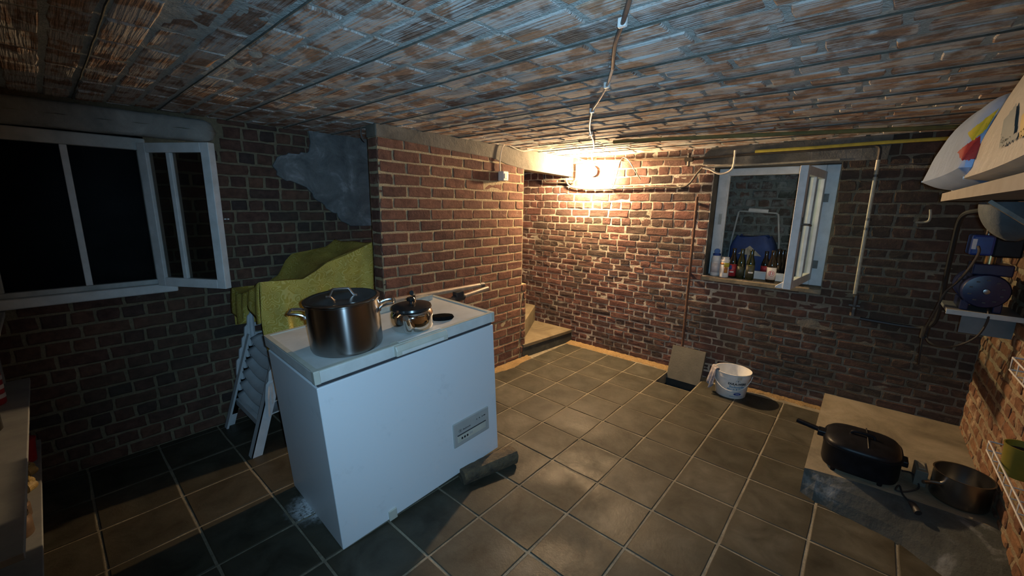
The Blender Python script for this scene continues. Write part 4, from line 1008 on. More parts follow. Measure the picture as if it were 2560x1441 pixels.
t = thing('clamp_pole', 'shorter tube with black clamps lying behind kettle', 'pole', mat=FR)
loc(MB().tube([tuple(b0.lerp(b1, 0.38)), tuple(b1)], 0.015, 12), 'tube', TUBEM, t, smooth=True)
loc(MB().tube([tuple(b0), tuple(b0.lerp(b1, 0.4))], 0.016, 12), 'sleeve', PIPE_BROWN, t, smooth=True)
loc(MB().tube([tuple(b0.lerp(b1, 0.01)), tuple(b0.lerp(b1, 0.09))], 0.024, 12), 'clamp', RUBBER, t, smooth=True)
loc(MB().tube([tuple(b0.lerp(b1, 0.36)), tuple(b0.lerp(b1, 0.52))], 0.024, 12), 'clamp', RUBBER, t, smooth=True)
k = b0.lerp(b1, 0.44)
loc(MB().box((k.x - 0.03, k.y - 0.02, FH - 0.003), (k.x + 0.03, k.y + 0.025, k.z)), 'clamp_foot', RUBBER, t, bevel=0.004)
t = on_lid('dusty_board', 'flat dusty board on lid behind the kettle', 'board', 0.42, 0.075)
loc(MB().box((-0.36, -0.06, 0.0), (0.14, 0.055, 0.022)), 'board', DUSTY, t, bevel=0.004)
loc(MB().box((-0.36, 0.04, 0.022), (0.14, 0.055, 0.03)), 'edge_lip', DUSTY, t)

# ------------------------------------------------------------------ stacked chairs under a cloth
CHAIRP = plain('chair_plastic', (0.55, 0.57, 0.58), (0.45, 0.47, 0.48), 10, 0.45)
def chair_proto():
    t = thing('garden_chair', '', 'chair', (0, 0, 0), group='stacked white garden chairs')
    W_ = 0.255
    def leg(sy, x0, x1, z1):
        m_ = MB(); n = Vector((0, 0, 0))
        for (dx, dy) in ((0.05, 0.006), (0.006, 0.045)):
            a = Vector((x0, sy * W_, 0)); b = Vector((x1, sy * W_, z1))
            o1 = Vector((-dx if dx > dy else 0, 0, 0)); 
            q = [(0, 0), (-dx, 0), (-dx, -sy * dy), (0, -sy * dy)]
            vs = [a + Vector((x, y, 0)) for x, y in q] + [b + Vector((x, y, 0)) for x, y in q]
            m_.add(vs, ((0, 1, 2, 3), (7, 6, 5, 4), (0, 4, 5, 1), (1, 5, 6, 2), (2, 6, 7, 3), (3, 7, 4, 0)))
        return m_
    loc(leg(1, 0.0, -0.073, 0.235), 'leg', CHAIRP, t); loc(leg(-1, 0.0, -0.073, 0.235), 'leg', CHAIRP, t)
    loc(leg(1, -0.62, -0.54, 0.235), 'leg', CHAIRP, t); loc(leg(-1, -0.62, -0.54, 0.235), 'leg', CHAIRP, t)
    def seat(u, v):
        y = (u * 2 - 1) * (W_ - 0.008); x = -0.082 - v * 0.50
        z = 0.232 - 0.05 * (1 - (2 * u - 1) ** 2) * (1 - 0.4 * v) - 0.012 * v
        if v < 0.12: z -= 0.028 * (1 - v / 0.12); x += 0.0
        return Vector((x, y, z))
    s = MB(); s.grid(seat, 14, 10); loc(s, 'seat', CHAIRP, t, smooth=True, solid=0.005)
    def back(u, v):
        y = (u * 2 - 1) * (W_ - 0.01) * (1 - 0.15 * v); x = -0.575 - 0.16 * v + 0.05 * (1 - (2 * u - 1) ** 2) * -1; z = 0.21 + 0.50 * v - 0.05 * v * (2 * u - 1) ** 2
        return Vector((x, y, z))
    s = MB(); s.grid(back, 12, 10); loc(s, 'backrest', CHAIRP, t, smooth=True, solid=0.005)
    for sy in (1, -1):
        loc(MB().tube([(-0.105, sy * W_, 0.225), (-0.115, sy * (W_ + 0.01), 0.40), (-0.16, sy * (W_ + 0.012), 0.435), (-0.45, sy * (W_ + 0.008), 0.445), (-0.63, sy * (W_ - 0.02), 0.44)], 0.014, 6, 3), 'armrest', CHAIRP, t, smooth=True)
    return t
c0 = chair_proto()
NCH = 6
lab_c = ['lowest white plastic garden chair of stack, feet on floor', 'second white garden chair from bottom of the stack', 'third white garden chair from bottom of the stack', 'fourth white garden chair from bottom of the stack', 'fifth white garden chair from bottom, just under the top one', 'topmost white garden chair of stack, under yellow cloth']
for k in range(NCH):
    if k == 0: o = c0
    else:
        o = c0.copy(); COL.objects.link(o)
        for ch in list(c0.children):
            d = ch.copy(); COL.objects.link(d); d.parent = o
    o['label'] = lab_c[k]
    o.matrix_world = Matrix.Translation((2.665 - 0.0224 * k, -0.650, 0.0 + 0.072 * k))
    MW[o.name] = o.matrix_world.copy()
for sy in (1, -1):
    for (dx, dy) in ((0.058, 0.007), (0.007, 0.05)):
        q = [(0.006, 0.006 * sy), (0.006 - dx, 0.006 * sy), (0.006 - dx, 0.006 * sy - sy * dy), (0.006, 0.006 * sy - sy * dy)]
        a = Vector((0, sy * 0.255, 0)); b = Vector((-0.31 * 0.60, sy * 0.255, 0.60))
        g = MB(); g.add([a + Vector((x, y, 0)) for x, y in q] + [b + Vector((x, y, 0)) for x, y in q], ((0, 1, 2, 3), (7, 6, 5, 4), (0, 4, 5, 1), (1, 5, 6, 2), (2, 6, 7, 3), (3, 7, 4, 0)))
        loc(g, 'leg_board', CHAIRP, c0)
# low front bar seen between the feet belongs to the lowest chair
loc(MB().box((-0.10, -0.25, 0.13), (-0.072, 0.25, 0.175)), 'front_stretcher', CHAIRP, c0, bevel=0.004)

def cloth_mat():
    t = NT('yellow_damask')
    v = t.n('ShaderNodeTexVoronoi', feature='SMOOTH_F1'); v.inputs['Scale'].default_value = 20.0
    dv = t.n('ShaderNodeVectorMath', operation='ADD')
    nn = t.n('ShaderNodeTexNoise'); nn.inputs['Scale'].default_value = 9; t.l(t.pos.outputs['Position'], nn.inputs['Vector'])
    sc_ = t.n('ShaderNodeVectorMath', operation='SCALE'); t.l(nn.outputs['Color'], sc_.inputs[0]); sc_.inputs['Scale'].default_value = 0.09
    t.l(t.pos.outputs['Position'], dv.inputs[0]); t.l(sc_.outputs[0], dv.inputs[1]); t.l(dv.outputs[0], v.inputs['Vector'])
    s = t.math('SINE', t.math('MULTIPLY', v.outputs['Distance'], 62.0))
    mk = t.step(s, 0.25, 0.75)
    c = t.mix(mk, (0.46, 0.335, 0.055, 1), (0.60, 0.475, 0.13, 1))
    c = t.mix(1.0, c, t.ramp(t.noise(7, 4, 0.6), [(0.3, (0.75, 0.75, 0.75)), (0.7, (1.1, 1.1, 1.1))]), 'MULTIPLY')
    t.bump(t.math('ADD', mk, t.noise(260, 2, 0.5)), 0.25, 0.002)
    return t.base(c, 0.75, 0, 0.3)
DAMASK = cloth_mat()
t = thing('tablecloth', 'yellow damask tablecloth draped over stacked chairs', 'tablecloth', (2.2, -0.66, 0.6))
NPT = [at(x, y, 1, -0.378) for x, y in ((664, 703), (700, 701), (757, 697), (790, 676), (818, 655), (862, 638), (935, 602))]
FPT = [at(x, y, 1, -0.885) for x, y in ((664, 712), (697, 690), (715, 655), (733, 636), (775, 627), (818, 618), (850, 590), (882, 567), (933, 562))]
NX = [p[0] for p in NPT]; ZN_ = [p[2] for p in NPT]; FX = [p[0] for p in FPT]; ZF_ = [p[2] for p in FPT]
def drape(u, v):
    x = 2.535 - u * 0.69
    zn = float(np.interp(-x, [-a for a in NX], ZN_)); zf = float(np.interp(-x, [-a for a in FX], ZF_))
    wob = 0.013 * math.sin(x * 34 + 1.0) + 0.008 * math.sin(x * 71)
    if v < 0.42:                        # near hanging side
        k = v / 0.42
        z = 0.50 + (zn - 0.50) * k
        y = -0.365 - 0.012 * k + wob * (1 - k) * 1.6 + 0.012 * math.sin(x * 21 + 4 * k) * (1 - k * k)
        return Vector((x + 0.02 * (1 - k) * math.sin(z * 9), y, z))
    if v < 0.85:                        # top, sagging between the two sides
        k = (v - 0.42) / 0.43
        z = zn + (zf - zn) * k - 0.05 * math.sin(PI * k) * (1.0 if x > 2.0 else max(0, (x - 1.8) / 0.2)) + 0.006 * math.sin(9 * k + x * 19)
        return Vector((x, -0.385 - 0.52 * k, z))
    k = (v - 0.85) / 0.15
    return Vector((x, -0.905 - 0.018 * k + wob * 0.4, zf - 0.25 * k))
mb = MB(); mb.grid(drape, 56, 60); mb.build('cloth', DAMASK, t, smooth=True, solid=0.003)
def flap(u, v):                         # front edge falling over the chair arms
    y = -0.365 - 0.545 * u
    a = Vector(drape(0, 0.42 + 0.43 * u))
    d = 0.13 + 0.05 * math.sin(u * 9 + 1) + 0.06 * (abs(2 * u - 1) ** 2)
    return Vector((a.x + 0.012 * math.sin(PI * v * 0.5) + 0.008 * math.sin(u * 26), a.y, a.z - d * v))
mb = MB(); mb.grid(flap, 30, 10); mb.build('front_fold', DAMASK, t, smooth=True, solid=0.003)

# ------------------------------------------------------------------ bucket, lifted slab
BC = Vector((-0.195, 1.445, 0.0))
BR0, BR1, BH = 0.108, 0.130, 0.205
t = thing('plastic_bucket', 'white plastic paint bucket by the open floor drain', 'bucket', BC)
MB().lathe([(0, 0.002), (BR0 - 0.004, 0), (BR0, 0.004), (BR1 - 0.004, BH - 0.04), (BR1 + 0.001, BH - 0.038), (BR1 + 0.002, BH - 0.006), (BR1 + 0.004, BH), (BR1 - 0.003, BH), (BR1 - 0.005, BH - 0.03), (BR0 - 0.004, 0.006), (0, 0.006)], 40, Matrix.Translation(BC)).build('tub', WHITE_PL, t, smooth=True)
az = face_az(BC)
def rb(z): return BR0 + (BR1 - BR0) * z / BH
def bbend(azc, zc, lift=0.0012):
    def f(v):
        z = zc + v.y; r = rb(z) + lift
        return Vector((r * math.cos(azc + v.x / r), r * math.sin(azc + v.x / r), z))
    return f
text_mesh('DULA-WERK', 0.024, 'lettering', INK_BLK, t, None, bbend(az + 0.38, 0.128), 0.0011)
text_mesh('Badeverfje', 0.026, 'lettering', INK_CYAN, t, None, bbend(az + 0.36, 0.104), 0.0006)
text_mesh('Mat in & uit', 0.021, 'lettering', INK_CYAN, t, None, bbend(az + 0.22, 0.083), 0.0006)
def patch(par, azc, hw, z0, z1, mat, name, lift=0.001, oval=False):
    mb = MB()
    if oval:
        f = bbend(azc, (z0 + z1) / 2, lift); mb.add([f(Vector((hw * math.cos(2 * PI * k / 20), (z1 - z0) / 2 * math.sin(2 * PI * k / 20), 0))) + BC for k in range(20)] , [tuple(range(20))])
    else:
        f = bbend(azc, 0, lift); mb.grid(lambda u, v: f(Vector(((u * 2 - 1) * hw, z0 + (z1 - z0) * v, 0))) + BC, 10, 1)
    return mb.build(name, mat, par, smooth=True)
patch(t, az + 0.45, 0.028, 0.032, 0.055, INK_BLUE, 'oval_mark', 0.002, True)
text_mesh('10 kg', 0.013, 'lettering', INK_WHT, t, None, bbend(az + 0.45, 0.043, 0.003), 0.0004)
patch(t, az + 0.42, 0.05, 0.020, 0.024, INK_CYAN, 'printed_line', 0.0012)
patch(t, az + 0.2, 0.05, 0.060, 0.063, INK_CYAN, 'printed_line', 0.0012)
mb = MB()
f = bbend(az + 0.38, 0.15, 0.0014)
for k in range(12):
    a, b = PI * k / 12, PI * (k + 1) / 12
    mb.add([f(Vector((r * math.cos(x), r * math.sin(x) - 0.004, 0))) + BC for r, x in ((0.016, a), (0.018, a), (0.018, b), (0.016, b))], [(0, 1, 2, 3)])
mb.build('logo_arc', INK_CYAN, t)
patch(t, az + 0.38, 0.004, 0.150, 0.158, INK_BLK, 'logo_dot', 0.0016, True)
patch(t, az + 0.42, 0.016, BH - 0.036, BH - 0.01, CREAM_PL, 'rim_tab', 0.006)
ph = [BC + Vector((BR1 * 1.02 * math.cos(az + s * 1.35), BR1 * 1.02 * math.sin(az + s * 1.35), BH - 0.02)) for s in (-1, 1)]
arc = []
for k in range(13):
    a = -1.35 + 2.7 * k / 12; r = BR1 + 0.012
    arc.append(BC + Vector((r * math.cos(az + a), r * math.sin(az + a), BH - 0.02 - 0.11 * math.cos(a * PI / 2.7))))
MB().tube(arc, 0.003, 6).build('wire_handle', WHITE_PL, t, smooth=True)
# rag over bucket rim
RAG = plain('striped_rag', (0.40, 0.38, 0.40), (0.16, 0.15, 0.17), 38, 0.85, bump=0.5, bscale=80)
t = thing('cleaning_rag', 'grey checked cloth hung over rim of white bucket', 'rag', BC + Vector((0, -0.14, 0.02)))
ra = math.atan2(-0.9, 0.55)
def ragf(u, v):
    a = ra + (u - 0.5) * 0.62; k = v
    if k < 0.22: r = BR1 - 0.012 ; z = BH - 0.05 + 0.065 * (k / 0.22)
    elif k < 0.32: r = BR1 - 0.012 + 0.028 * (k - 0.22) / 0.10; z = BH + 0.015
    else:
        q = (k - 0.32) / 0.68; r = BR1 + 0.018 + 0.014 * math.sin(u * 17 + q * 2) * q + 0.02 * q; z = BH + 0.013 - (0.155 + 0.02 * math.sin(u * 11)) * q
    return BC + Vector((r * math.cos(a), r * math.sin(a), z))
mb = MB(); mb.grid(ragf, 22, 26); mb.build('cloth', RAG, t, smooth=True, solid=0.004)
# lifted slab
SLABT = plain('slab_tile', (0.11, 0.105, 0.082), (0.08, 0.076, 0.06), 8, 0.8, bump=0.3)
t = thing('paving_slab', 'lifted grey floor slab leaning on wall behind drain hole', 'slab', (-0.28, 1.05, -0.05))
a = Vector((-0.272, 0, -0.052)); b = Vector((-0.372, 0, 0.232)); d = (b - a).normalized(); n_ = Vector((d.z, 0, -d.x))
vs = [(a + n_ * s) for s in (-0.017, 0.017)] + [(b + n_ * s) for s in (0.017, -0.017)]
mb = MB(); mb.prism([(v.x, v.z) for v in vs], 1, 0.906, 1.192); mb.build('slab', SLABT, t, bevel=0.003)
mb = MB(); mb.prism([(v.x, v.z) for v in [b + n_ * -0.0172, b + n_ * 0.0172, b + n_ * 0.0172 + d * 0.003, b + n_ * -0.0172 + d * 0.003]], 1, 0.91, 1.188); mb.build('mortar_edge', GROUT, t)

# ------------------------------------------------------------------ right corner: roaster, pan, block
ZP = 0.1215
t = thing('electric_roaster', 'black oval electric roaster with cord on concrete plinth', 'roaster', (0.585, 2.238, ZP))
def sup(M, prof, a, b, e, n=40):
    mb = MB(); vs = []; k = len(prof)
    for (r, z) in prof:
        for j in range(n):
            q = 2 * PI * j / n; c_, s_ = math.cos(q), math.sin(q)
            vs.append(M @ Vector((math.copysign(abs(c_) ** e, c_) * (a * r), math.copysign(abs(s_) ** e, s_) * (b * r), z)))
    fs = [(i * n + j, i * n + (j + 1) % n, (i + 1) * n + (j + 1) % n, (i + 1) * n + j) for i in range(k - 1) for j in range(n)]
    fs += [tuple(range(n - 1, -1, -1)), tuple((k - 1) * n + j for j in range(n))]
    return mb.add(vs, fs)
BLK = plain('black_enamel', (0.010, 0.010, 0.012), (0.004, 0.004, 0.005), 20, 0.4, spec=0.2)
M_ = Matrix.Translation((0.585, 2.238, ZP))
sup(M_, [(0.90, 0.014), (0.97, 0.02), (1.0, 0.035), (1.0, 0.125), (1.02, 0.13), (1.02, 0.138)], 0.158, 0.158, 0.55).build('body', BLK, t, smooth=True)
lo = sup(M_, [(1.0, 0.138), (0.995, 0.147), (0.93, 0.158), (0.75, 0.168), (0.4, 0.175), (0.05, 0.177)], 0.155, 0.155, 0.6).build('lid', BLK, t, smooth=True)
MB().tube([(0.585, 2.19, ZP + 0.172), (0.585, 2.20, ZP + 0.19), (0.585, 2.275, ZP + 0.19), (0.585, 2.285, ZP + 0.172)], 0.008, 8, 4).build('lid_handle', BLK, lo, smooth=True)
MB().tube([(0.46, 2.25, ZP + 0.171), (0.585, 2.255, ZP + 0.182), (0.70, 2.262, ZP + 0.168)], 0.003, 6, 4).build('lid_wire', STEEL_D, lo, smooth=True)
MB().box((0.555, 2.05, ZP + 0.12), (0.615, 2.09, ZP + 0.15)).build('handle_mount', BLK, t, bevel=0.004)
MB().bar((0.585, 2.06, ZP + 0.142), (0.562, 1.948, ZP + 0.150), 0.026, 0.02).build('side_handle', BLK, t, bevel=0.004)
MB().box((0.55, 2.385, ZP + 0.09), (0.62, 2.42, ZP + 0.12)).build('handle_mount', BLK, t, bevel=0.004)
for x, y in ((0.715, 2.14), (0.715, 2.325), (0.455, 2.14), (0.455, 2.325)):
    MB().lathe([(0, 0), (0.010, 0), (0.013, 0.022), (0, 0.022)], 10, Matrix.Translation((x, y, ZP))).build('foot', BLK, t, smooth=True)
cord = [(0.60, 2.405, ZP + 0.06), (0.57, 2.44, ZP + 0.05), (0.56, 2.465, ZP + 0.02), (0.62, 2.47, ZP + 0.006), (0.70, 2.42, ZP + 0.006), (0.715, 2.385, ZP + 0.006), (0.66, 2.40, ZP + 0.008), (0.735, 2.41, ZP + 0.006), (0.79, 2.435, ZP + 0.006)]
MB().tube(cord, 0.0042, 6, 5).build('cord', RUBBER, t, smooth=True)
MB().tube([(0.785, 2.432, ZP + 0.008), (0.80, 2.44, ZP + 0.010), (0.845, 2.458, ZP + 0.0)], [0.007, 0.013, 0.014], 10, 0).build('plug', RUBBER, t, smooth=True)
# steel pan
t = thing('steel_pan', 'open stainless steel pan in corner beside roaster', 'pan', (0.60, 2.605, ZP))
M_ = Matrix.Translation((0.60, 2.605, ZP))
MB().lathe([(0, 0.0), (0.09, 0.0), (0.098, 0.006), (0.1, 0.015), (0.1, 0.135), (0.103, 0.138), (0.097, 0.137), (0.096, 0.02), (0.09, 0.008), (0, 0.007)], 40, M_).build('body', STEEL_D, t, smooth=True)
MB().tube([(0.66, 2.535, ZP + 0.085), (0.69, 2.495, ZP + 0.092), (0.715, 2.468, ZP + 0.094)], 0.008, 8, 3).build('handle_stub', STEEL_D, t, smooth=True)
t = thing('concrete_block', 'small grey concrete block between roaster and pan', 'block', (0.56, 2.48, ZP))
MB().box((0.47, 2.452, ZP), (0.585, 2.498, ZP + 0.082)).build('block', SLABT, t, bevel=0.004)
MB().box((0.49, 2.462, ZP + 0.082), (0.565, 2.488, ZP + 0.088)).build('chipped_top', GROUT, t, bevel=0.002)

# ------------------------------------------------------------------ upper shelf with sacks
SHELFW = plain('shelf_chipboard', (0.26, 0.23, 0.19), (0.21, 0.185, 0.15), 16, 0.7)
SHELFG = plain('shelf_grey', (0.17, 0.18, 0.18), (0.12, 0.13, 0.13), 9, 0.6)
t = thing('wall_shelf', 'wooden shelf high on right wall carrying sacks', 'shelf', (1.75, 2.5, 1.505))
MB().box((0.90, 2.312, 1.505), (2.75, 2.712, 1.532)).build('board', SHELFG, t)
MB().box((0.898, 2.306, 1.503), (2.75, 2.3125, 1.534)).build('edge_strip', SHELFW, t)
for x in (1.15, 2.1):
    m_ = MB(); m_.bar((x, 2.712, 1.25), (x, 2.705, 1.505), 0.03, 0.012, (0, 1, 0)); m_.bar((x, 2.70, 1.27), (x, 2.40, 1.50), 0.02, 0.012); m_.build('bracket', PIPE_GREY, t)
t = thing('glass_dish', 'small clear dish at far end of the sack shelf', 'dish', (0.97, 2.36, 1.5345))
MB().lathe([(0, 0), (0.03, 0), (0.042, 0.012), (0.044, 0.022), (0.04, 0.022), (0.03, 0.008), (0, 0.006)], 20, Matrix.Translation((0.97, 2.36, 1.5345))).build('bowl', WOODP, t, smooth=True)
SACKW = plain('woven_sack_white', (0.32, 0.42, 0.62), (0.27, 0.36, 0.54), 8, 0.32, bump=0.3, bscale=18, dist=0.01)
SACKR = plain('sack_print_red', (0.42, 0.035, 0.03), (0.33, 0.025, 0.02), 12, 0.32)
SACKY = plain('sack_print_yellow', (0.55, 0.48, 0.03), (0.45, 0.38, 0.02), 12, 0.32)
SACKB = plain('sack_cream', (0.40, 0.38, 0.34), (0.34, 0.32, 0.28), 8, 0.45, bump=0.3, bscale=18, dist=0.01)
SACKBL = plain('sack_print_blue', (0.09, 0.14, 0.17), (0.06, 0.10, 0.12), 12, 0.45)
SACKO = plain('sack_print_ochre', (0.55, 0.36, 0.05), (0.44, 0.28, 0.04), 12, 0.45)
class Sack:
    def __init__(s, c, hx, hy, h, rz, dz=0.02): s.c = Vector(c); s.hx, s.hy, s.h, s.rz, s.dz = hx, hy, h, rz, dz
    def zt(s, a, b):
        q = max(0.0, 1 - abs(a) ** 3.2) * max(0.0, 1 - abs(b) ** 3.2)
        return s.dz * max(abs(a), abs(b)) ** 5 + s.h * q ** 0.42 * (1 + 0.045 * math.sin(5 * a + 3 * b) + 0.03 * math.sin(11 * b - 4 * a))
    def P(s, a, b, top=True, lift=0.0):
        e = 1 + 0.05 * (a * a * b * b)
        x, y = a * s.hx * e, b * s.hy * e
        z = (s.zt(a, b) + lift) if top else s.dz * max(abs(a), abs(b)) ** 5
        c_, s_ = math.cos(s.rz), math.sin(s.rz)
        return s.c + Vector((x * c_ - y * s_, x * s_ + y * c_, z))
    def inv(s, p):
        d = Vector(p) - s.c; c_, s_ = math.cos(s.rz), math.sin(s.rz)
        return (d.x * c_ + d.y * s_) / s.hx, (-d.x * s_ + d.y * c_) / s.hy, d.z
    def hit(s, px, py):
        d = RC.T @ np.array([(px - 1280) / FPX, (py - 720.5) / FPX, 1.0]); d = d / np.linalg.norm(d)
        k = 0.7
        while k < 4.0:
            p = CC + d * k; a, b, z = s.inv(p)
            if abs(a) < 0.999 and abs(b) < 0.999 and 0 < z < s.zt(a, b): return a, b
            k += 0.004
        return None
    def build(s, name, label, mat):
        t = thing(name, label, 'sack', s.c, s.rz)
        mb = MB(); f = lambda u: math.copysign(abs(2 * u - 1) ** 0.7, 2 * u - 1)
        mb.grid(lambda u, v: s.P(f(u), f(v)), 40, 32); mb.grid(lambda u, v: s.P(f(u), f(v), False), 40, 32)
        mb.build('bag', mat, t, smooth=True)
        mb = MB(); mb.tube([s.P(-1.0, b) + Vector((0, 0, 0.002)) for b in np.linspace(-1, 1, 9)], 0.004, 6); mb.build('seam', WOODP, t, smooth=True)
        return t
    def patch(s, t, quad, mat, name, n=22):
        g = {}
        for j in range(n + 1):
            for i in range(n + 1):
                u, v = i / n, j / n
                x = (quad[0][0] * (1 - u) + quad[1][0] * u) * (1 - v) + (quad[3][0] * (1 - u) + quad[2][0] * u) * v
                y = (quad[0][1] * (1 - u) + quad[1][1] * u) * (1 - v) + (quad[3][1] * (1 - u) + quad[2][1] * u) * v
                r = s.hit(x, y)
                if r: g[(i, j)] = s.P(r[0], r[1], True, 0.004) + (Vector(CC) - s.P(r[0], r[1])).normalized() * 0.006
        mb = MB(); ids = {}
        for k, p in g.items(): ids[k] = len(mb.v); mb.v.append(p)
        for j in range(n):
            for i in range(n):
                q = [(i, j), (i + 1, j), (i + 1, j + 1), (i, j + 1)]
                if all(x in ids for x in q): mb.f.append(tuple(ids[x] for x in q))
        if mb.f: mb.build(name, mat, t, smooth=True)
SA = Sack((1.26, 2.475, 1.534), 0.355, 0.212, 0.29, math.radians(2), 0.045)
t = SA.build('sack', 'white plastic sack with red and yellow print, farther on shelf', SACKW)
SA.patch(t, [(2395, 388), (2456, 345), (2454, 400), (2436, 440)], SACKR, 'red_print')
SA.patch(t, [(2423, 338), (2500, 276), (2470, 330), (2437, 360)], SACKY, 'yellow_print')
SB = Sack((1.99, 2.50, 1.534), 0.40, 0.212, 0.34, math.radians(-1), 0.02)
t = SB.build('sack', 'cream sack with blue and ochre stripes, nearer on shelf', SACKB)
SB.patch(t, [(2508, 310), (2540, 265), (2524, 428), (2486, 424)], SACKBL, 'blue_stripe')
SB.patch(t, [(2552, 300), (2620, 250), (2620, 428), (2536, 428)], SACKO, 'ochre_print')
# blue grey rag bag hanging under the shelf
RAGB = plain('blue_grey_cloth', (0.075, 0.095, 0.105), (0.045, 0.06, 0.07), 11, 0.8, bump=0.5, bscale=24, dist=0.01)
p = Vector((0.98, 2.50, 1.503))
t = thing('hanging_bag', 'blue grey cloth bag hanging below the shelf', 'bag', p)
mb = MB(); mb.grid(lambda u, v: Vector((p.x + math.cos(2 * PI * u) * 0.16 * math.cos(PI / 2 * min(v, 0.985)) ** 0.5 * (1 + 0.1 * math.sin(5 * 2 * PI * u)), p.y + math.sin(2 * PI * u) * 0.10 * math.cos(PI / 2 * min(v, 0.985)) ** 0.5, p.z - 0.004 - 0.135 * v)), 30, 12); mb.build('cloth', RAGB, t, smooth=True)
MB().tube([p + Vector((0, 0, -0.03)), p + Vector((0, 0, -0.001))], 0.006, 6).build('hook', PIPE_GREY, t)

# ------------------------------------------------------------------ pump on its shelf
BLUEP = plain('blue_pump_paint', (0.007, 0.014, 0.06), (0.005, 0.010, 0.04), 20, 0.3)
BLUEL = plain('blue_switch_paint', (0.010, 0.045, 0.22), (0.008, 0.03, 0.15), 20, 0.3)
BRASS = plain('brass', (0.55, 0.42, 0.2), (0.4, 0.3, 0.14), 20, 0.3, 0.9)
t = thing('pump_shelf', 'narrow grey shelf on right wall holding the pump', 'shelf', (0.19, 2.6, 0.955))
MB().box((0.02, 2.462, 0.963), (0.318, 2.712, 0.98)).build('board', SHELFG, t)
MB().box((0.318, 2.458, 0.958), (0.326, 2.712, 0.982)).build('edge_strip', WOODPG, t)
MB().box((0.20, 2.53, 0.85), (0.212, 2.712, 0.963)).build('bracket', SHELFG, t)
t = thing('water_pump', 'dark blue electric water pump with pressure switch on top', 'pump', (0.19, 2.58, 0.981))
ax = Matrix.Translation((0.0, 2.578, 1.085)) @ Matrix.Rotation(PI / 2, 4, 'Y')
MB().lathe([(0, 0.06), (0.072, 0.06), (0.078, 0.07), (0.078, 0.235), (0.072, 0.245), (0, 0.245)], 28, ax).build('motor', BLUEP, t, smooth=True)
fc = MB().lathe([(0.07, 0.235), (0.084, 0.24), (0.084, 0.285), (0.078, 0.297), (0.04, 0.301), (0, 0.302)], 28, ax).build('fan_cover', BLUEP, t, smooth=True)
for k in range(10):
    a = 2 * PI * k / 10
    q = ax @ Vector((0.055 * math.cos(a), 0.055 * math.sin(a), 0.3)); MB().box(q - Vector((0.003, 0.006, 0.003)), q + Vector((0.003, 0.006, 0.003))).build('vent', GASKET, fc)
q = ax @ Vector((0, 0, 0.302)); MB().lathe([(0, 0), (0.014, 0), (0.012, 0.006), (0, 0.008)], 12, Matrix.Translation(q) @ Matrix.Rotation(PI / 2, 4, 'Y')).build('badge', STEEL_D, fc, smooth=True)
for k in range(9):
    a = PI * 0.65 + k * PI * 0.7 / 8
    q0 = ax @ Vector((0.077 * math.cos(a), 0.077 * math.sin(a), 0.10)); q1 = ax @ Vector((0.077 * math.cos(a), 0.077 * math.sin(a), 0.235))
    MB().tube([q0, q1], 0.005, 5).build('cooling_fin', BLUEP, t)
MB().lathe([(0, -0.02), (0.06, -0.02), (0.085, 0.0), (0.085, 0.05), (0.07, 0.062), (0, 0.062)], 28, ax).build('pump_head', BLUEP, t, smooth=True)
for y in (2.52, 2.63): MB().box((0.08, y - 0.015, 0.981), (0.28, y + 0.015, 1.03)).build('foot', BLUEP, t, bevel=0.004)
MB().box((0.12, 2.52, 1.16), (0.27, 2.655, 1.215)).build('terminal_box', BLUEP, t, bevel=0.006)
MB().tube([(0.20, 2.58, 1.21), (0.20, 2.58, 1.262)], 0.02, 12).build('riser', BRASS, t, smooth=True)
ps = MB().box((0.15, 2.495, 1.255), (0.27, 2.575, 1.355)).build('pressure_switch', BLUEL, t, bevel=0.01)
MB().box((0.2705, 2.499, 1.285), (0.272, 2.514, 1.335)).build('sticker', LAB_WHITE, ps)
MB().box((0.13, 2.575, 1.25), (0.25, 2.67, 1.36)).build('controller', BLK, t, bevel=0.008)
MB().tube([(0.20, 2.555, 1.35), (0.20, 2.555, 1.385), (0.2, 2.56, 1.405)], 0.012, 10).build('outlet', STEEL_D, t, smooth=True)
MB().tube([(0.22, 2.66, 1.30), (0.22, 2.712, 1.30)], 0.014, 10).build('pipe_stub', BRASS, t, smooth=True)
pp = [(0.272, 2.52, 1.30), (0.29, 2.525, 1.27), (0.285, 2.51, 1.20), (0.25, 2.485, 1.12), (0.22, 2.452, 1.05), (0.20, 2.435, 0.95), (0.15, 2.42, 0.84), (0.12, 2.42, 0.78)]
pipe('cable', 'grey cable from pressure switch hanging past pump shelf', 'cable', pp, 0.006, PIPE_DARK, 6, 4)
pp = [(0.28, 2.60, 1.0), (0.335, 2.60, 0.95), (0.32, 2.58, 0.86), (0.27, 2.53, 0.79), (0.2, 2.48, 0.755), (0.14, 2.44, 0.76), (0.10, 2.425, 0.80), (0.09, 2.42, 0.77), (0.08, 2.425, 0.66), (0.06, 2.43, 0.60)]
t = pipe('cable', 'black cable looping below the pump shelf, with plug', 'cable', pp, 0.005, RUBBER, 6, 4)
MB().tube([(0.105, 2.424, 0.835), (0.095, 2.423, 0.765)], 0.018, 10).build('plug', RUBBER, t, smooth=True)

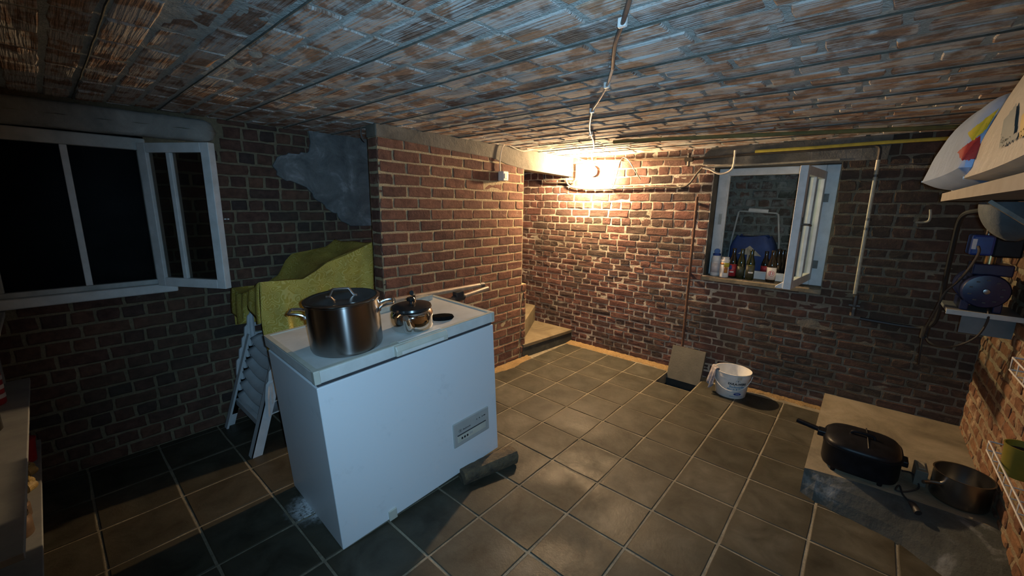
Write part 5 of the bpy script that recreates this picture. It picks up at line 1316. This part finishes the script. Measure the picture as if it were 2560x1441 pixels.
# ------------------------------------------------------------------ wire rack and tub on the right wall
WIRE = plain('white_wire', (0.62, 0.60, 0.58), (0.5, 0.48, 0.46), 20, 0.4)
def rack(name, label, x0, x1, z0, z1, y0):
    t = thing(name, label, 'rack', (x0, 2.7, z0))
    y1 = 2.706
    MB().tube([(x1, y0, z1), (x0, y0, z1), (x0, y1, z1)], 0.0035, 6).build('top_rail', WIRE, t, smooth=True)
    MB().tube([(x1, y0, z0), (x0, y0, z0), (x0, y1, z0)], 0.0035, 6).build('bottom_rail', WIRE, t, smooth=True)
    MB().tube([(x0, y1, z1), (x1, y1, z1)], 0.0035, 6).build('back_rail', WIRE, t, smooth=True)
    n = int((x1 - x0) / 0.09)
    for k in range(n + 1):
        x = x0 + (x1 - x0) * k / n
        MB().tube([(x, y0, z1), (x, y0, z0), (x, y1, z0), (x, y1, z1)], 0.0025, 5).build('wire', WIRE, t)
    return t
rack('wire_rack', 'lower white wire rack on right wall, holding yellow tub', 0.85, 1.70, 0.505, 0.545, 2.60)
rack('wire_rack', 'upper white wire rack on rough right wall', 0.86, 1.70, 0.86, 0.91, 2.60)
TUBY = plain('yellow_green_plastic', (0.22, 0.19, 0.025), (0.16, 0.14, 0.02), 14, 0.5)
p = Vector((1.03, 2.652, 0.5085))
t = thing('plastic_tub', 'yellow green plastic tub with dark opening in rack', 'tub', p)
MB().lathe([(0, 0), (0.042, 0), (0.046, 0.005), (0.052, 0.115), (0.054, 0.118), (0.05, 0.118), (0.044, 0.008), (0, 0.006)], 28, Matrix.Translation(p)).build('tub', TUBY, t, smooth=True)
MB().lathe([(0, 0.09), (0.046, 0.09), (0.046, 0.095), (0, 0.096)], 20, Matrix.Translation(p)).build('contents', DARKPIT, t)

# ------------------------------------------------------------------ storage shelves at the left edge
SHELFL = plain('shelf_weathered', (0.34, 0.35, 0.34), (0.24, 0.25, 0.25), 9, 0.7)
t = thing('storage_shelf', 'grey wooden storage shelving at left edge of room', 'shelving', (3.6, -0.2, 0))
for z, xf in ((0.583, 3.424), (0.25, 3.436), (0.93, 3.452)):
    m_ = MB(); y1 = 0.62 if z < 0.9 else 0.1
    m_.box((xf, -0.935, z - 0.02), (3.85, y1, z)); m_.build('board', SHELFL, t, bevel=0.002)
for y in (-0.93, -0.02, 0.60):
    MB().box((3.50, y - 0.02, 0.0), (3.54, y + 0.02, 0.565 if y > 0.1 else 0.91)).build('post', SHELFL, t)
    MB().box((3.80, y - 0.02, 0.0), (3.84, y + 0.02, 1.5 if y < 0.1 else 0.565)).build('post', SHELFL, t)
t = thing('red_cup', 'red plastic cup on bottom shelf at left edge', 'cup', (3.475, -0.70, 0.2505))
REDPL = plain('red_plastic', (0.42, 0.02, 0.03), (0.33, 0.015, 0.02), 14, 0.4)
MB().lathe([(0, 0), (0.03, 0), (0.032, 0.004), (0.04, 0.11), (0.038, 0.11), (0.03, 0.006), (0, 0.005)], 24, Matrix.Translation((3.478, -0.70, 0.2505))).build('cup', REDPL, t, smooth=True)
MB().lathe([(0.04, 0.106), (0.0425, 0.108), (0.0425, 0.112), (0.04, 0.113)], 24, Matrix.Translation((3.478, -0.70, 0.2505))).build('rim', REDPL, t, smooth=True)
PAPERY = plain('crumpled_yellow', (0.42, 0.30, 0.10), (0.25, 0.16, 0.06), 40, 0.5, bump=0.8, bscale=40, dist=0.01)
for lab, y in (('crumpled yellow packet next to red cup on bottom shelf', -0.535), ('crumpled tan packet in front of the yellow one', -0.39)):
    t = thing('crumpled_packet', lab, 'packet', (3.48, y, 0.2505))
    mb = MB(); mb.grid(lambda u, v: Vector((3.485 + 0.038 * math.sin(PI * v) * math.cos(2 * PI * u) * (1 + 0.25 * math.sin(7 * u * 2 * PI)), y + 0.055 * math.sin(PI * v) * math.sin(2 * PI * u) * (1 + 0.2 * math.cos(5 * u * 2 * PI)), 0.2515 + 0.03 * (1 - math.cos(PI * v)) + 0.004 * math.sin(13 * u) * v * (1 - v))), 24, 12); mb.build('packet', PAPERY, t)
    MB().box((3.46, y - 0.02, 0.302), (3.505, y + 0.02, 0.313)).build('fold', PAPERY, t, bevel=0.003)
for lab, y, r, h in (('small brown jar at near end of bottom shelf', -0.19, 0.032, 0.07), ('larger brown jar at near end of bottom shelf', -0.06, 0.038, 0.09)):
    t = thing('brown_jar', lab, 'jar', (3.49, y, 0.2505))
    MB().lathe([(0, 0), (r * 0.9, 0), (r, 0.006), (r, h * 0.75), (r * 0.8, h * 0.85), (r * 0.8, h * 0.86)], 20, Matrix.Translation((3.49, y, 0.2505))).build('jar', PIPE_BROWN, t, smooth=True)
    MB().lathe([(r * 0.84, h * 0.86), (r * 0.86, h * 0.87), (r * 0.86, h), (0, h)], 20, Matrix.Translation((3.49, y, 0.2505))).build('cap', PIPE_DARK, t, smooth=True)
p = (3.525, -0.62, 0.5835)
t = thing('tall_bottle', 'red and white striped bottle on middle shelf at left', 'bottle', p)
MB().lathe([(0, 0), (0.036, 0), (0.04, 0.006), (0.04, 0.16), (0.03, 0.19), (0, 0.19)], 22, Matrix.Translation(p)).build('body', LAB_RED, t, smooth=True)
for z in (0.03, 0.07, 0.11): MB().lathe([(0.0402, z), (0.0412, z), (0.0412, z + 0.018), (0.0402, z + 0.018)], 22, Matrix.Translation(p)).build('stripe', LAB_WHITE, t, smooth=True)
MB().lathe([(0.022, 0.188), (0.022, 0.22), (0, 0.222)], 16, Matrix.Translation(p)).build('cap', BLK, t, smooth=True)
p = (3.53, -0.30, 0.5835)
t = thing('glass_jar', 'dark glass jar with brass lid on middle shelf', 'jar', p)
MB().lathe([(0, 0), (0.04, 0), (0.045, 0.006), (0.045, 0.10), (0.038, 0.115)], 22, Matrix.Translation(p)).build('jar', DARKGL, t, smooth=True)
MB().lathe([(0.04, 0.113), (0.041, 0.115), (0.041, 0.132), (0, 0.133)], 22, Matrix.Translation(p)).build('lid', BRASS, t, smooth=True)
